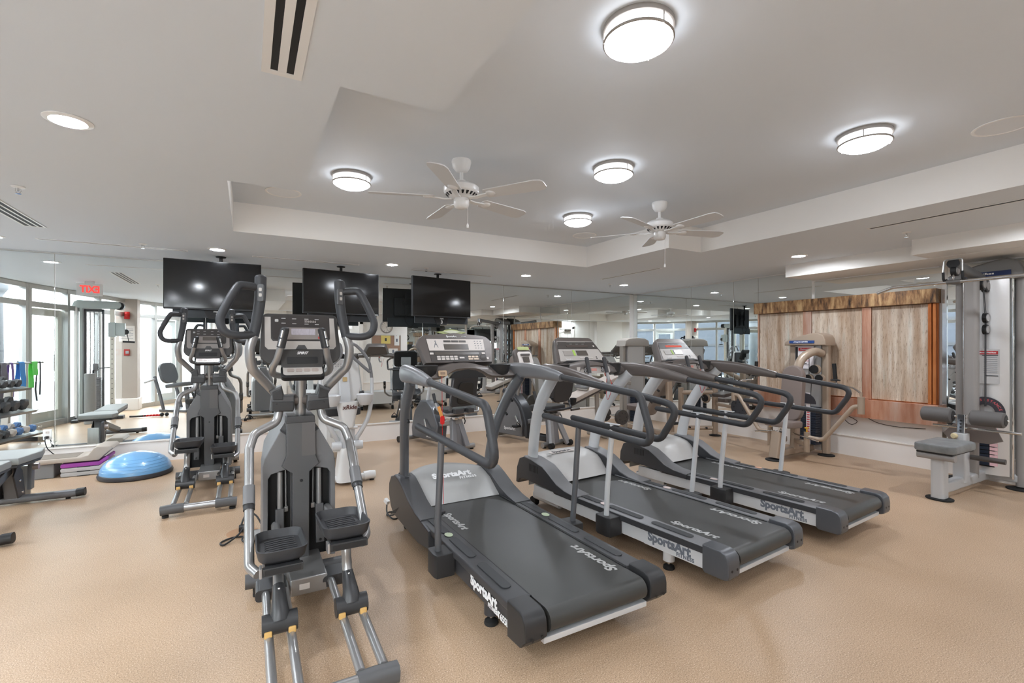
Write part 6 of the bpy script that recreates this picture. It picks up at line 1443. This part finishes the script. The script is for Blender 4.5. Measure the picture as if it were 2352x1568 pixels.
for k in range(7): G().b2((-.11, .004, .10-k*.035), (.11-.04*(k % 3 == 2), .005, .108-k*.035)).ob('print_line', grey_ink, t, sharp=0)
# wall behind the camera: door, clock, board
dp = mat('door_white', (232, 229, 224), .45)
g = G(); g.b2((2.06, -1.197, 0), (2.16, -1.16, 2.2)); g.b2((3.10, -1.197, 0), (3.20, -1.16, 2.2)); g.b2((2.06, -1.197, 2.11), (3.20, -1.16, 2.23)); dr = struct('door_3', g, trim_paint, 0)
g = G(); g.b2((2.165, -1.195, .01), (3.095, -1.172, 2.105), .003); dl_ = g.ob('door_leaf', dp, dr)
g = G(); g.cyl((3.03, -1.15, 1.0), (2.9, -1.15, 1.0), .011, 10); g.cyl((3.03, -1.172, 1.0), (3.03, -1.145, 1.0), .022, 14); g.ob('door_handle', chrome, dl_)
g = G(); g.b2((2.25, -1.172, 2.02), (2.52, -1.12, 2.09), .006); g.tube([(2.5, -1.14, 2.05), (2.75, -1.10, 2.08), (2.85, -1.155, 2.12)], .008, 8); g.ob('door_closer', mat('closer_bronze', (70, 62, 56), .4, .5), dl_)
t = thing('wall_clock', 'round chrome wall clock above the corkboard, seen in the back mirror', 'clock', (3.94, -1.198, 2.04))
G().lathe([(.165, 0), (.205, .0), (.213, .02), (.20, .045), (.175, .048), (.163, .03), (.163, .012)], (0, 0, 0), 40, (0, 1, 0)).ob('rim', chrome, t)
G().lathe([(0, .002), (.166, .002), (.166, .014), (0, .014)], (0, 0, 0), 36, (0, 1, 0)).ob('dial', mat('dial_cream', (232, 226, 218), .5), t)
for k in range(12):
    a = 2*PI*k/12; g = G(); g.M = Matrix.Translation((.135*math.sin(a), .0155, .135*math.cos(a))) @ Matrix.Rotation(a, 4, 'Y'); g.box((0, 0, 0), (.008, .003, .028)); g.ob('hour_mark', dark_ink, t, sharp=0)
for a, l_, w in ((275, .085, .010), (200, .125, .007)):
    g = G(); g.M = Matrix.Rotation(-R(a), 4, 'Y'); g.b2((-w/2, .017, -.02), (w/2, .019, l_)); g.ob('clock_hand', black, t, sharp=0)
t = thing('corkboard', 'brown corkboard with pinned papers under the clock', 'notice board', (3.94, -1.198, 1.45))
G().b2((-.47, 0, -.32), (.47, .012, .32)).ob('cork', mat('cork', (168, 136, 116), .8, noise=(120, .2)), t, sharp=0)
g = G(); g.b2((-.48, 0, .31), (.48, .016, .335)); g.b2((-.48, 0, -.335), (.48, .02, -.31)); g.b2((-.48, 0, -.31), (-.46, .02, .31)); g.b2((.46, 0, -.31), (.48, .02, .31)); g.ob('board_frame', alu, t, sharp=0)
for nm, x, z, w, h, c, lab in (('yellow_sheet', -.02, .18, .30, .26, (226, 206, 120), 'yellow paper sheet pinned to the middle of the corkboard'), ('white_sheet', .34, .16, .16, .34, (232, 232, 230), 'tall white leaflet pinned at the side of the corkboard'), ('white_sheet', .22, -.2, .30, .18, (228, 226, 222), 'wide white paper pinned low on the corkboard')):
    tt = thing('paper_sheet', lab, 'paper', (3.94+x, -1.178, 1.45+z), 0, 'papers on the corkboard')
    G().b2((-w/2, 0, -h/2), (w/2, .003, h/2)).ob('sheet', mat('paper_%d_%d' % (c[0], c[2]), c, .6), tt, sharp=0)
    G().b2((-.03, .003, -.05), (.03, .004, .05)).ob('printed_mark', dark_ink if nm[0] == 'y' else grey_ink, tt, sharp=0)
    G().lathe([(0, 0), (.008, .0), (.006, .01), (0, .011)], (0, .003, h/2-.02), 10, (0, 1, 0)).ob('pin', red, tt)
# acrylic notice holder on the front wall
t = thing('notice_holder', 'clear acrylic notice holder on the wall beside the door', 'notice', (1.55, -1.198, 1.5)); G().b2((-.16, 0, -.2), (.16, .006, .2)).ob('paper', mat('holder_paper', (230, 229, 226), .5), t, sharp=0); G().b2((-.03, .006, -.05), (.03, .0075, .05)).ob('printed_mark', dark_ink, t, sharp=0)
for x in (-.19, .17): G().b2((x, 0, -.22), (x+.02, .02, .22), .003).ob('holder_edge', alu, t)
